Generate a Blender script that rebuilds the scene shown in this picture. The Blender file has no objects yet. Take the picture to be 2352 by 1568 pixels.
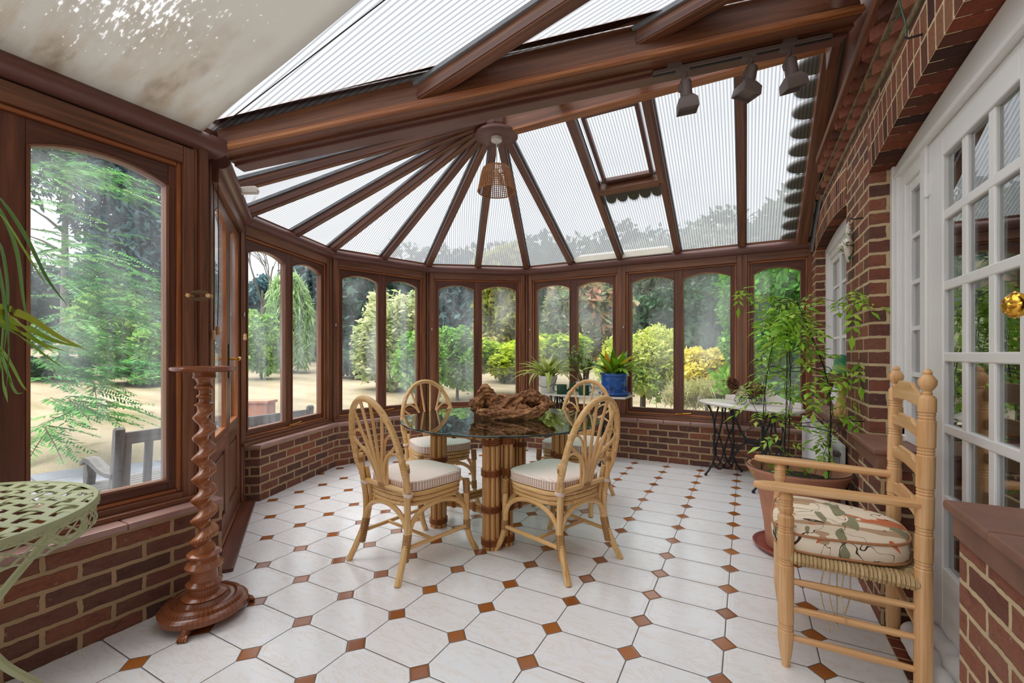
import bpy, bmesh, math, random
import numpy as np
from mathutils import Vector, Matrix, noise as mnoise
random.seed(7)
SC = bpy.context.scene
COL = SC.collection
V = Vector
# ------------------------------------------------------------------ camera frame: x = across the room, y = along the room
HC = 1.25; FPX = 1009.0; CU, CV = 1176.0, 813.0
CT, ST = 0.8823, 0.4707
def W(X, Y, z=0.0):
    return V((CT*X - ST*Y, ST*X + CT*Y, z))
def ray(u, v):
    a = (u-CU)/FPX
    return V((CT*a - ST, ST*a + CT, -(v-CV)/FPX))
def at(u, v, Y):
    return ray(u, v)*Y + V((0, 0, HC))
def onz(u, v, z):
    r = ray(u, v); return r*((z-HC)/r.z) + V((0, 0, HC))
def onx(u, v, x):
    r = ray(u, v); return r*(x/r.x) + V((0, 0, HC))

# ------------------------------------------------------------------ mesh builder
def frame_of(d, up=V((0, 0, 1))):
    d = d.normalized()
    if abs(d.dot(up)) > 0.98: up = V((0, 1, 0)) if abs(d.y) < .9 else V((1, 0, 0))
    s = d.cross(up).normalized(); t = s.cross(d).normalized()
    return d, s, t
class MB:
    def __init__(self):
        self.v = []; self.f = []; self.g = []; self.c = []; self.cur = None; self.col = 0.5
    def face_add(self, verts, faces, grain=None, col=None):
        b = len(self.v); self.v.extend([V(p) for p in verts])
        off = random.random()*7
        for f in faces:
            self.f.append([b+i for i in f]); self.g.append((grain, off)); self.c.append(self.col if col is None else col)
        return self
    def box(self, x0, x1, y0, y1, z0, z1, grain=None, M=None, col=None):
        vs = [V((x, y, z)) for z in (z0, z1) for y in (y0, y1) for x in (x0, x1)]
        if grain is None:
            d = (abs(x1-x0), abs(y1-y0), abs(z1-z0)); k = d.index(max(d)); grain = V((k == 0, k == 1, k == 2))
        if M is not None:
            vs = [M @ p for p in vs]; grain = (M.to_3x3() @ V(grain)).normalized()
        return self.face_add(vs, [(0, 2, 3, 1), (4, 5, 7, 6), (0, 1, 5, 4), (2, 6, 7, 3), (0, 4, 6, 2), (1, 3, 7, 5)], grain, col)
    def beam(self, p0, p1, w, h, up=V((0, 0, 1)), dz=0.0, ds=0.0, col=None):
        p0 = V(p0); p1 = V(p1); d, s, t = frame_of(p1-p0, up)
        vs = []
        for p in (p0, p1):
            for a, b in ((-1, -1), (1, -1), (1, 1), (-1, 1)):
                vs.append(p + s*(a*w/2+ds) + t*(b*h/2+dz))
        return self.face_add(vs, [(0, 1, 2, 3), (7, 6, 5, 4), (4, 5, 1, 0), (5, 6, 2, 1), (6, 7, 3, 2), (7, 4, 0, 3)], d, col)
    def tube(self, pts, r, n=8, closed=False, caps=True, twist=0.0, sq=None, col=None):
        pts = [V(p) for p in pts]; m = len(pts)
        rr = r if isinstance(r, (list, tuple)) else [r]*m
        tang = []
        for i in range(m):
            a = pts[(i-1) % m] if (closed or i > 0) else pts[i]
            b = pts[(i+1) % m] if (closed or i < m-1) else pts[i]
            d = b-a
            tang.append(d.normalized() if d.length > 1e-9 else V((0, 0, 1)))
        d, s, t = frame_of(tang[0]); vs = []
        for i in range(m):
            d2 = tang[i]; s = (s - d2*s.dot(d2))
            if s.length < 1e-6: _, s, _ = frame_of(d2)
            s.normalize(); t = d2.cross(s)
            for k in range(n):
                an = 2*math.pi*k/n + twist*i
                vs.append(pts[i] + (s*math.cos(an) + t*math.sin(an))*rr[i])
        fs = []
        for i in range(m if closed else m-1):
            j = (i+1) % m
            for k in range(n):
                l = (k+1) % n
                fs.append((i*n+k, i*n+l, j*n+l, j*n+k))
        if caps and not closed:
            fs.append(tuple(reversed(range(n)))); fs.append(tuple((m-1)*n+k for k in range(n)))
        return self.face_add(vs, fs, (pts[-1]-pts[0]).normalized() if (pts[-1]-pts[0]).length > 1e-6 else V((1, 0, 0)), col)
    def lathe(self, prof, c=(0, 0, 0), n=24, caps=True, M=None, col=None, a0=0.0, sx=1.0, sy=1.0):
        c = V(c); vs = []; m = len(prof)
        for (r, z) in prof:
            for k in range(n):
                an = 2*math.pi*k/n + a0
                p = V((r*math.cos(an)*sx, r*math.sin(an)*sy, z))
                vs.append((M @ p if M is not None else p) + c)
        fs = []
        for i in range(m-1):
            for k in range(n):
                l = (k+1) % n
                fs.append((i*n+k, i*n+l, (i+1)*n+l, (i+1)*n+k))
        if caps:
            if prof[0][0] > 1e-5: fs.append(tuple(reversed(range(n))))
            if prof[-1][0] > 1e-5: fs.append(tuple((m-1)*n+k for k in range(n)))
        return self.face_add(vs, fs, V((0, 0, 1)), col)
    def prism(self, poly, o, e, f, g, w0, w1, grain=None, col=None):
        """polygon (a,b) in plane o + a e + b f, extruded along g from w0 to w1"""
        o = V(o); n = len(poly)
        vs = [o+e*a+f*b+g*w0 for a, b in poly] + [o+e*a+f*b+g*w1 for a, b in poly]
        ar = sum(poly[i][0]*poly[(i+1) % n][1]-poly[(i+1) % n][0]*poly[i][1] for i in range(n))
        hand = e.cross(f).dot(g)*(1 if w1 > w0 else -1)
        fs = [tuple(reversed(range(n))), tuple(n+i for i in range(n))] + [(i, (i+1) % n, n+(i+1) % n, n+i) for i in range(n)]
        if ar*hand < 0: fs = [tuple(reversed(q)) for q in fs]
        return self.face_add(vs, fs, grain or e, col)
    def disc(self, c, r, h, n=32): return self.lathe([(0.0001, 0), (r, 0), (r, h), (0.0001, h)], c, n, caps=False)
    def build(self, name, mat, parent=None, smooth=None, bevel=0.0, loc=None, props=None):
        me = bpy.data.meshes.new(name)
        me.from_pydata([tuple(p) for p in self.v], [], self.f)
        uv = me.uv_layers.new(name='UVMap'); arr = np.zeros((len(me.loops), 2), np.float32)
        me.update()
        li = 0
        for pi, poly in enumerate(me.polygons):
            g, off = self.g[pi]; n = poly.normal
            if g is None:
                if abs(n.z) > .8: ax, bx = V((1, 0, 0)), V((0, 1, 0))
                else:
                    ax = V((-n.y, n.x, 0)); ax = ax.normalized() if ax.length > 1e-6 else V((1, 0, 0)); bx = V((0, 0, 1))
                o = 0.0
            else:
                ax = V(g); bx = n.cross(ax)
                bx = bx.normalized() if bx.length > 1e-4 else frame_of(ax)[1]
                o = off
            for vi in poly.vertices:
                p = self.v[vi]; arr[li] = (p.dot(ax)+o, p.dot(bx)+o*.37); li += 1
        uv.data.foreach_set('uv', arr.ravel())
        at_ = me.attributes.new('tint', 'FLOAT', 'FACE')
        at_.data.foreach_set('value', np.array(self.c, np.float32))
        me.materials.append(mat)
        if smooth is not None:
            me.polygons.foreach_set('use_smooth', [True]*len(me.polygons))
            if smooth < 3.1: me.set_sharp_from_angle(angle=smooth)
        o = bpy.data.objects.new(name, me); COL.objects.link(o)
        if parent is not None: o.parent = parent
        if loc is not None: o.location = loc
        if bevel > 0:
            b = o.modifiers.new('bevel', 'BEVEL'); b.width = bevel; b.segments = 2; b.limit_method = 'ANGLE'
        return o
SM = math.radians(40)
def empty(name, loc=(0, 0, 0), rz=0.0, **kw):
    o = bpy.data.objects.new(name, None); COL.objects.link(o); o.location = loc; o.rotation_euler = (0, 0, rz)
    o.empty_display_size = .1
    for k, x in kw.items(): o[k] = x
    return o
def tag(o, label, category, group=None):
    o['label'] = label; o['category'] = category
    if group: o['group'] = group
    return o
def struct(o):
    o['kind'] = 'structure'; return o
def copy_tree(o, parent=None):
    c = o.copy(); COL.objects.link(c); c.parent = parent
    for ch in list(o.children): copy_tree(ch, c)
    return c
def arc(c, r, a0, a1, n, e=V((1, 0, 0)), f=V((0, 0, 1))):
    return [V(c)+e*(r*math.cos(a0+(a1-a0)*i/n))+f*(r*math.sin(a0+(a1-a0)*i/n)) for i in range(n+1)]
def bez(pts, n=12):
    """Catmull-Rom through the points"""
    P = [V(p) for p in pts]; P = [P[0]*2-P[1]]+P+[P[-1]*2-P[-2]]; out = []
    for i in range(1, len(P)-2):
        for k in range(n):
            t = k/n
            a, b, c, d = P[i-1], P[i], P[i+1], P[i+2]
            out.append(.5*((2*b)+(c-a)*t+(2*a-5*b+4*c-d)*t*t+(3*b-a-3*c+d)*t**3))
    out.append(P[-2]); return out

# ------------------------------------------------------------------ materials
def lin(h):
    h = h.lstrip('#'); o = []
    for i in (0, 2, 4):
        c = int(h[i:i+2], 16)/255; o.append(c/12.92 if c <= .04045 else ((c+.055)/1.055)**2.4)
    return (*o, 1.0)
class NT:
    def __init__(self, name):
        m = bpy.data.materials.new(name); m.use_nodes = True; self.m = m; self.t = m.node_tree; self.t.nodes.clear()
        self.out = self.t.nodes.new('ShaderNodeOutputMaterial')
    def n(self, typ, **kw):
        nd = self.t.nodes.new(typ)
        for k, x in kw.items():
            if k.startswith('i_'):
                key = k[2:]; key = int(key) if key.isdigit() else key.replace('_', ' ')
                s = nd.inputs[key]
                if hasattr(x, 'is_output') or isinstance(x, bpy.types.NodeSocket): self.t.links.new(x, s)
                else: s.default_value = x
            else: setattr(nd, k, x)
        return nd
    def math(self, op, a, b=None, c=None, clamp=False):
        nd = self.t.nodes.new('ShaderNodeMath'); nd.operation = op; nd.use_clamp = clamp
        for i, x in enumerate((a, b, c)):
            if x is None: continue
            if isinstance(x, bpy.types.NodeSocket): self.t.links.new(x, nd.inputs[i])
            else: nd.inputs[i].default_value = x
        return nd.outputs[0]
    def mix(self, fac, a, b, mode='MIX'):
        nd = self.t.nodes.new('ShaderNodeMix'); nd.data_type = 'RGBA'; nd.blend_type = mode
        for s, x in ((nd.inputs['Factor'], fac), (nd.inputs[6], a), (nd.inputs[7], b)):
            if isinstance(x, bpy.types.NodeSocket): self.t.links.new(x, s)
            else: s.default_value = x
        return nd.outputs[2]
    def ramp(self, fac, stops, interp='LINEAR'):
        nd = self.t.nodes.new('ShaderNodeValToRGB'); cr = nd.color_ramp; cr.interpolation = interp
        while len(cr.elements) < len(stops): cr.elements.new(.5)
        for el, (p, c) in zip(cr.elements, stops): el.position = p; el.color = c
        self.t.links.new(fac, nd.inputs[0]); return nd.outputs[0]
    def uv(self): return self.n('ShaderNodeTexCoord').outputs['UV']
    def obj(self): return self.n('ShaderNodeTexCoord').outputs['Object']
    def geo(self): return self.n('ShaderNodeNewGeometry').outputs['Position']
    def mapping(self, vec, scale=(1, 1, 1), loc=(0, 0, 0), rot=(0, 0, 0)):
        nd = self.n('ShaderNodeMapping'); self.t.links.new(vec, nd.inputs[0])
        nd.inputs['Scale'].default_value = scale; nd.inputs['Location'].default_value = loc; nd.inputs['Rotation'].default_value = rot
        return nd.outputs[0]
    def noise(self, vec, scale=5, detail=3, rough=.5, dist=0):
        nd = self.n('ShaderNodeTexNoise'); self.t.links.new(vec, nd.inputs['Vector'])
        nd.inputs['Scale'].default_value = scale; nd.inputs['Detail'].default_value = detail; nd.inputs['Roughness'].default_value = rough; nd.inputs['Distortion'].default_value = dist
        return nd.outputs[0]
    def bump(self, h, strength=.3, dist=.01):
        nd = self.n('ShaderNodeBump'); self.t.links.new(h, nd.inputs['Height']); nd.inputs['Strength'].default_value = strength; nd.inputs['Distance'].default_value = dist
        return nd.outputs[0]
    def attr(self, name='tint'): return self.n('ShaderNodeAttribute', attribute_name=name).outputs['Fac']
    def bsdf(self, color, rough=.5, normal=None, spec=.5, **kw):
        nd = self.n('ShaderNodeBsdfPrincipled')
        def setv(key, x):
            if isinstance(x, bpy.types.NodeSocket): self.t.links.new(x, nd.inputs[key])
            else: nd.inputs[key].default_value = x
        setv('Base Color', color); setv('Roughness', rough); setv('Specular IOR Level', spec)
        for k, x in kw.items(): setv(k.replace('_', ' '), x)
        if normal is not None: self.t.links.new(normal, nd.inputs['Normal'])
        return nd.outputs[0]
    def fres(self, f0=.04, gain=1.0):
        lw = self.n('ShaderNodeLayerWeight'); lw.inputs[0].default_value = .5
        return self.math('MULTIPLY', self.math('ADD', f0, self.math('MULTIPLY', self.math('POWER', lw.outputs['Facing'], 5.0), 1-f0)), gain, clamp=True)
    def mixs(self, fac, a, b):
        nd = self.n('ShaderNodeMixShader')
        if isinstance(fac, bpy.types.NodeSocket): self.t.links.new(fac, nd.inputs[0])
        else: nd.inputs[0].default_value = fac
        self.t.links.new(a, nd.inputs[1]); self.t.links.new(b, nd.inputs[2]); return nd.outputs[0]
    def done(self, s): self.t.links.new(s, self.out.inputs[0]); return self.m
def wood(name, dark, mid, light, rough=.4, scale=1.0, bump=.1, spec=.5):
    k = NT(name); uv = k.uv()
    m = k.mapping(uv, (1.6*scale, 34*scale, 1))
    a = k.noise(m, 1.0, 5, .6, .6); b = k.noise(k.mapping(uv, (.9*scale, 4*scale, 1)), 1.0, 2, .5)
    f = k.math('ADD', k.math('MULTIPLY', a, .62), k.math('MULTIPLY', b, .38))
    c = k.ramp(f, [(.32, lin(dark)), (.5, lin(mid)), (.68, lin(light))])
    return k.done(k.bsdf(c, rough, k.bump(a, bump, .004), spec))
def plain(name, col, rough=.5, metal=0.0, var=.0, vscale=20, bump=0.0, spec=.5, col2=None):
    k = NT(name); o = k.obj(); nz = k.noise(o, vscale, 4, .6)
    c = lin(col)
    if var > 0 or col2:
        c2 = lin(col2) if col2 else tuple(x*(1-var) for x in c[:3])+(1,)
        cc = k.ramp(nz, [(.35, c2), (.65, c)])
    else: cc = c
    return k.done(k.bsdf(cc, rough, k.bump(nz, bump, .005) if bump else None, spec, Metallic=metal))
def brick(name, c1, c2, c3, mortar, bump=.6, mw=.011):
    k = NT(name); uv = k.uv()
    bt = k.n('ShaderNodeTexBrick', offset=.5, squash=1.0)
    wob = k.noise(uv, 9, 2, .5)
    uvv = k.n('ShaderNodeVectorMath', operation='ADD'); k.t.links.new(uv, uvv.inputs[0])
    sc = k.n('ShaderNodeVectorMath', operation='SCALE'); nn = k.n('ShaderNodeTexNoise'); k.t.links.new(uv, nn.inputs['Vector']); nn.inputs['Scale'].default_value = 22; nn.inputs['Detail'].default_value = 3
    k.t.links.new(nn.outputs['Color'], sc.inputs[0]); sc.inputs['Scale'].default_value = .014; k.t.links.new(sc.outputs[0], uvv.inputs[1])
    k.t.links.new(uvv.outputs[0], bt.inputs['Vector'])
    for s, x in (('Color1', (0, 0, 0, 1)), ('Color2', (1, 1, 1, 1)), ('Mortar', (.5, .5, .5, 1)), ('Scale', 1.0), ('Mortar Size', mw/2), ('Mortar Smooth', .25), ('Bias', 0.0), ('Brick Width', .225), ('Row Height', .075)):
        bt.inputs[s].default_value = x
    per = bt.outputs['Color']; ismort = bt.outputs['Fac']
    base = k.ramp(per, [(0.0, lin(c1)), (.45, lin(c2)), (.75, lin(c3)), (1.0, lin(c1))])
    g = k.noise(uv, 60, 5, .65); g2 = k.noise(uv, 7, 3, .6)
    g3 = k.noise(k.mapping(uv, (14, 40, 1)), 1.0, 4, .65, .8)
    base = k.mix(k.math('MULTIPLY', k.math('SUBTRACT', g, .3, clamp=True), .8), base, lin('#43302b'))
    base = k.mix(k.math('MULTIPLY', k.math('SUBTRACT', g3, .52, clamp=True), 2.2, clamp=True), base, lin('#2f2422')); base = k.mix(k.math('MULTIPLY', k.math('SUBTRACT', g2, .5, clamp=True), 1.2, clamp=True), base, lin('#8a6a58'))
    chalk = k.math('MULTIPLY', k.math('GREATER_THAN', k.noise(uv, 25, 4, .7), .66), .35)
    base = k.mix(chalk, base, lin('#b9a896'))
    mor = k.mix(g2, lin(mortar), tuple(x*.62 for x in lin(mortar)[:3])+(1,))
    c = k.mix(ismort, base, mor)
    h = k.math('ADD', k.math('MULTIPLY', k.math('SUBTRACT', 1.0, ismort), 1.0), k.math('MULTIPLY', g, .35))
    return k.done(k.bsdf(c, .9, k.bump(h, bump, .008), .2))
def brick_unit(name, stops):
    k = NT(name); o = k.geo(); t = k.attr()
    base = k.ramp(t, [(p, lin(c)) for p, c in stops]); g = k.noise(o, 70, 5, .7)
    base = k.mix(k.math('MULTIPLY', k.math('SUBTRACT', g, .35, clamp=True), 1.2), base, lin('#33231f'))
    return k.done(k.bsdf(base, .88, k.bump(g, .5, .006), .2))
def leafmat(name, stops, trans=.35, rough=.5, spec=.3, alb=1.0):
    k = NT(name); t = k.attr(); c = k.ramp(t, [(p, tuple(q*alb for q in lin(x)[:3])+(1,)) for p, x in stops])
    b = k.bsdf(c, rough, None, spec)
    tr = k.n('ShaderNodeBsdfTranslucent'); k.t.links.new(c, tr.inputs[0])
    return k.done(k.mixs(trans, b, tr.outputs[0]))
def sleeve(p0, p1, r, n=5, parent=None, mat='bind', name='binding', k=14):
    """one wrapped cane binding: a ribbed sleeve from p0 to p1"""
    p0, p1 = V(p0), V(p1); pts = []; rr = []
    for i in range(n*3+1):
        pts.append(p0.lerp(p1, i/(n*3))); rr.append(r*(1.10 if i % 3 == 1 else 1.12 if i % 3 == 2 else 1.0))
    b = MB(); b.tube(pts, rr, k); return b.build(name, MAT[mat], parent, SM)
MAT = {}
MAT['wood'] = wood('mahogany_stain', '#4f3123', '#7a4e38', '#9f6c4c', .36)
MAT['wood_or'] = wood('mahogany_bead', '#6d3c20', '#a05f38', '#c88a55', .33)
MAT['wood_dk'] = wood('dark_sash_wood', '#3f251b', '#63392a', '#825039', .38)
MAT['plast'] = plain('brown_plastic', '#744c45', .32, var=.12, vscale=3)
MAT['turned'] = wood('polished_walnut', '#4a2618', '#8a4f30', '#b47448', .22, 1.6, .05)
MAT['pine'] = wood('waxed_beech', '#bb8650', '#d6a672', '#e6c397', .42, 1.3, .08)
MAT['cane'] = wood('golden_cane', '#b98848', '#dbb075', '#eccf9f', .33, 1.5, .08)
MAT['cane_dk'] = wood('smoked_cane', '#8a5a2c', '#c08c52', '#d8ac74', .33, 1.5, .08)
MAT['bind'] = wood('cane_binding', '#6f4a22', '#a67a48', '#c49a66', .5, 3, .3)
MAT['bind_dk'] = wood('dark_binding', '#5e2f14', '#8a4d25', '#a8683a', .45, 3, .3)
MAT['brick_l'] = brick('bay_brick', '#57403a', '#7c5245', '#965c45', '#bd9f7c', .9, .021)
MAT['brick_r'] = brick('house_brick', '#5a403b', '#84503f', '#96604b', '#d3ba94', .9, .018)
MAT['brick_u'] = brick_unit('arch_brick', [(0, '#4a2f28'), (.3, '#7f4a3a'), (.65, '#965d4b'), (1, '#946a4e')])
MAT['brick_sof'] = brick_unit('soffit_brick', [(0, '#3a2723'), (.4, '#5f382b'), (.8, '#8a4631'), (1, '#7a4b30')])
MAT['mortar'] = plain('lime_mortar', '#d6c19b', .95, var=.3, vscale=30, bump=.4)
MAT['mortar_dk'] = plain('weathered_mortar', '#8a785c', .95, var=.5, vscale=18, bump=.5)
MAT['sill'] = plain('quarry_tile', '#a9857c', .38, var=.2, vscale=6)
MAT['sill_r'] = plain('terracotta_coping', '#80594a', .5, var=.25, vscale=9)
MAT['white'] = plain('white_gloss_paint', '#e4e3e2', .35, var=.04, vscale=6)
MAT['whitep'] = plain('white_enamel', '#e6e6e6', .3)
MAT['black'] = plain('cast_iron', '#23252a', .45, metal=.3, bump=.1, vscale=60)
MAT['brass'] = plain('brass', '#d9a441', .22, metal=1.0)
MAT['marble'] = plain('white_marble', '#e3ddd6', .22, var=.14, vscale=5)
MAT['track'] = plain('brown_lamp_metal', '#6f625d', .45)
MAT['cord'] = plain('cord', '#6a5138', .8)
MAT['darkcord'] = plain('dark_cord', '#2f2622', .8)
MAT['cream'] = plain('cream_plastic', '#e9e2d6', .4)
MAT['board'] = plain('limewashed_board', '#c9c3b4', .6, var=.1, vscale=4)
MAT['terra'] = plain('terracotta', '#bf8468', .75, var=.16, vscale=10, bump=.1)
MAT['terra_dk'] = plain('glazed_terracotta', '#8a4030', .4, var=.15, vscale=10)
MAT['greenmetal'] = plain('sage_green_paint', '#b4b98f', .4, var=.12, vscale=14)
MAT['roomdark'] = plain('inner_room_dimmed', '#6d675e', .9)  # dimness of the room behind the glazing is put into its wall colour
MAT['oak'] = wood('weathered_oak', '#43423f', '#62615d', '#7c7a75', .8, 1.2, .3)
MAT['batten'] = wood('weathered_batten', '#3c2216', '#74422a', '#9a6240', .7, 1.0, .5)
MAT['lead'] = plain('grey_lead', '#8b9096', .5, var=.25, vscale=9)
k_ = NT('thin_scalloped_flashing'); d_ = k_.n('ShaderNodeBsdfDiffuse'); d_.inputs[0].default_value = lin('#8f897f'); t_ = k_.n('ShaderNodeBsdfTranslucent'); t_.inputs[0].default_value = lin('#857f74'); MAT['slate'] = k_.done(k_.mixs(.6, d_.outputs[0], t_.outputs[0]))
MAT['paving'] = plain('slate_paving', '#9a9ca6', .6, var=.25, vscale=2.5)

def glass_mat(name, dirt, tint=(1, 1, 1, 1), streak=True, refl=1.0):
    k = NT(name); o = k.geo()
    tr = k.n('ShaderNodeBsdfTransparent'); tr.inputs[0].default_value = tint
    gl = k.n('ShaderNodeBsdfGlossy'); gl.inputs['Roughness'].default_value = .01
    a = k.mixs(k.fres(.035, refl), tr.outputs[0], gl.outputs[0])
    if dirt > 0:
        st = k.noise(k.mapping(o, (5.0, 5.0, .9)), 1.0, 3, .6); bl = k.noise(o, 1.3, 2, .5)
        f = k.math('MULTIPLY', k.math('MULTIPLY', k.math('MULTIPLY', k.math('SUBTRACT', st, .34, clamp=True), 2.2), k.math('MULTIPLY', k.math('SUBTRACT', bl, .3, clamp=True), 2.4)), dirt, clamp=True)
        df = k.n('ShaderNodeBsdfTranslucent'); df.inputs[0].default_value = lin('#dfe6ee')
        d2 = k.n('ShaderNodeBsdfDiffuse'); d2.inputs[0].default_value = lin('#dfe6ee')
        a = k.mixs(f, a, k.mixs(.4, df.outputs[0], d2.outputs[0]))
    return k.done(a)
MAT['glass'] = glass_mat('dusty_window_glass', .42)
MAT['glass_h'] = glass_mat('old_house_glass', 0, (.8, .84, .84, 1), refl=2.6)
def tabletop():
    k = NT('table_glass')
    tr = k.n('ShaderNodeBsdfTransparent'); tr.inputs[0].default_value = (.72, .84, .82, 1)
    gl = k.n('ShaderNodeBsdfGlossy'); gl.inputs['Roughness'].default_value = .005
    return k.done(k.mixs(k.fres(.09, 1.45), tr.outputs[0], gl.outputs[0]))
MAT['tglass'] = tabletop()
k_ = NT('table_glass_edge'); MAT['tedge'] = k_.done(k_.bsdf(lin('#12332f'), .1))
def polycarb():
    k = NT('multiwall_polycarbonate'); uv = k.uv()
    sx = k.n('ShaderNodeSeparateXYZ'); k.t.links.new(uv, sx.inputs[0])
    fr = k.math('FRACT', k.math('MULTIPLY', sx.outputs[0], 40.0))
    d = k.math('ABSOLUTE', k.math('SUBTRACT', fr, .5))
    line = k.math('SUBTRACT', 1.0, k.math('DIVIDE', d, .30, clamp=True), clamp=True)
    dirt = k.noise(uv, 1.6, 4, .6)
    fine = k.noise(k.mapping(uv, (40, 2.0, 1)), 1.0, 3, .6)
    dd = k.math('MULTIPLY', k.math('SUBTRACT', dirt, .42, clamp=True), 1.1)
    c = k.mix(k.math('MULTIPLY', line, .75), (.90, .905, .92, 1), (.22, .23, .25, 1))
    c = k.mix(dd, c, (.62, .62, .63, 1)); c = k.mix(k.math('MULTIPLY', k.math('SUBTRACT', fine, .5, clamp=True), .7), c, (.55, .56, .58, 1))
    tr = k.n('ShaderNodeBsdfTransparent'); k.t.links.new(c, tr.inputs[0])
    ct = k.mix(1.0, c, (.31, .31, .313, 1), 'MULTIPLY'); tl = k.n('ShaderNodeBsdfTranslucent'); k.t.links.new(ct, tl.inputs[0])
    df = k.n('ShaderNodeBsdfGlossy'); df.inputs['Roughness'].default_value = .15; df.inputs[0].default_value = (.8, .8, .8, 1)
    a = k.mixs(.62, tr.outputs[0], tl.outputs[0])
    a = k.mixs(k.fres(.03, .6), a, df.outputs[0])
    return k.done(a)
MAT['poly'] = polycarb()
def floor_mat():
    k = NT('octagon_tile'); g = k.geo(); s = k.n('ShaderNodeSeparateXYZ'); k.t.links.new(g, s.inputs[0])
    AI, AJ = .2508, .3496
    px = k.math('SUBTRACT', s.outputs[0], -1.1332-AJ/2); py = k.math('SUBTRACT', s.outputs[1], 1.6036-AI/2)
    fx = k.math('FRACT', k.math('DIVIDE', px, AJ)); fy = k.math('FRACT', k.math('DIVIDE', py, AI))
    dx = k.math('MULTIPLY', k.math('ABSOLUTE', k.math('SUBTRACT', fx, .5)), AJ)
    dy = k.math('MULTIPLY', k.math('ABSOLUTE', k.math('SUBTRACT', fy, .5)), AI)
    # dot sits where both are near zero
    md = k.math('ADD', k.math('MULTIPLY', dx, 1.08), dy)
    R = .054
    isdot = k.math('LESS_THAN', md, R)
    gd = k.math('ABSOLUTE', k.math('SUBTRACT', md, R))
    e_ = k.math('MINIMUM', dx, dy)
    edge_oct = k.math('MINIMUM', e_, k.math('MULTIPLY', k.math('SUBTRACT', md, R), .72))
    edge_dot = k.math('MULTIPLY', k.math('SUBTRACT', R, md), .7)
    edge = k.math('MAXIMUM', edge_oct, edge_dot)     # distance to nearest joint
    grout = k.math('LESS_THAN', edge, .0024)
    # embossed line on the octagon
    emb = k.math('SUBTRACT', 1.0, k.math('DIVIDE', k.math('ABSOLUTE', k.math('SUBTRACT', edge_oct, .019)), .0035, clamp=True), clamp=True)
    vein = k.noise(k.mapping(g, (3, 9, 1), (0, 0, 0), (0, 0, .6)), 1.4, 5, .62, 1.4)
    vm = k.math('MULTIPLY', k.math('SUBTRACT', 1.0, k.math('DIVIDE', k.math('ABSOLUTE', k.math('SUBTRACT', vein, .5)), .035, clamp=True), clamp=True), .33)
    cl = k.noise(g, 2.2, 2, .5)
    white = k.mix(k.math('MULTIPLY', k.math('SUBTRACT', cl, .4, clamp=True), .5), lin('#e6e6e8'), lin('#d9d9dc'))
    white = k.mix(vm, white, lin('#d8bfa5'))
    ix = k.math('FLOOR', k.math('DIVIDE', px, AJ)); iy = k.math('FLOOR', k.math('DIVIDE', py, AI))
    cx = k.n('ShaderNodeCombineXYZ'); k.t.links.new(ix, cx.inputs[0]); k.t.links.new(iy, cx.inputs[1])
    wn = k.n('ShaderNodeTexWhiteNoise'); k.t.links.new(cx.outputs[0], wn.inputs[0])
    dotc = k.ramp(wn.outputs[0], [(0, lin('#84461c')), (.5, lin('#96551f')), (1, lin('#a5622c'))])
    col = k.mix(isdot, white, dotc)
    col = k.mix(grout, col, lin('#544c47'))
    h = k.math('SUBTRACT', k.math('MULTIPLY', k.math('DIVIDE', edge, .008, clamp=True), 1.0), k.math('MULTIPLY', emb, .35))
    rough = k.math('ADD', k.math('MULTIPLY', grout, .5), k.math('ADD', .13, k.math('MULTIPLY', cl, .12)))
    return k.done(k.bsdf(col, rough, k.bump(h, .35, .003), 1.0))
MAT['floor'] = floor_mat()
def stripe_cloth():
    k = NT('striped_cotton'); o = k.obj(); s = k.n('ShaderNodeSeparateXYZ'); k.t.links.new(o, s.inputs[0])
    # stripes run front to back over the top and down the sides
    nr = k.n('ShaderNodeSeparateXYZ'); k.t.links.new(k.n('ShaderNodeTexCoord').outputs['Normal'], nr.inputs[0])
    ax = k.math('ABSOLUTE', nr.outputs[0]); side = k.math('MULTIPLY', k.math('GREATER_THAN', ax, k.math('ABSOLUTE', nr.outputs[1])), k.math('LESS_THAN', nr.outputs[2], .6))
    cc = k.math('ADD', k.math('MULTIPLY', s.outputs[0], k.math('SUBTRACT', 1.0, side)), k.math('MULTIPLY', s.outputs[1], side))
    fr = k.math('FRACT', k.math('MULTIPLY', cc, 58.0)); topw = k.math('SUBTRACT', 1.0, k.math('MULTIPLY', k.math('GREATER_THAN', nr.outputs[2], .6), .5))
    st = k.math('GREATER_THAN', fr, .5)
    n = k.noise(o, 14, 3, .5)
    c = k.mix(k.math('MULTIPLY', st, topw), lin('#f0e7de'), lin('#d0aa96'))
    c = k.mix(k.math('MULTIPLY', k.math('SUBTRACT', n, .5, clamp=True), .5), c, lin('#d8cabb'))
    return k.done(k.bsdf(c, .85, k.bump(n, .25, .01), .2))
MAT['stripe'] = stripe_cloth()
MAT['cloth'] = plain('plain_pink_cotton', '#e6d3c8', .85, var=.06)
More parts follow.
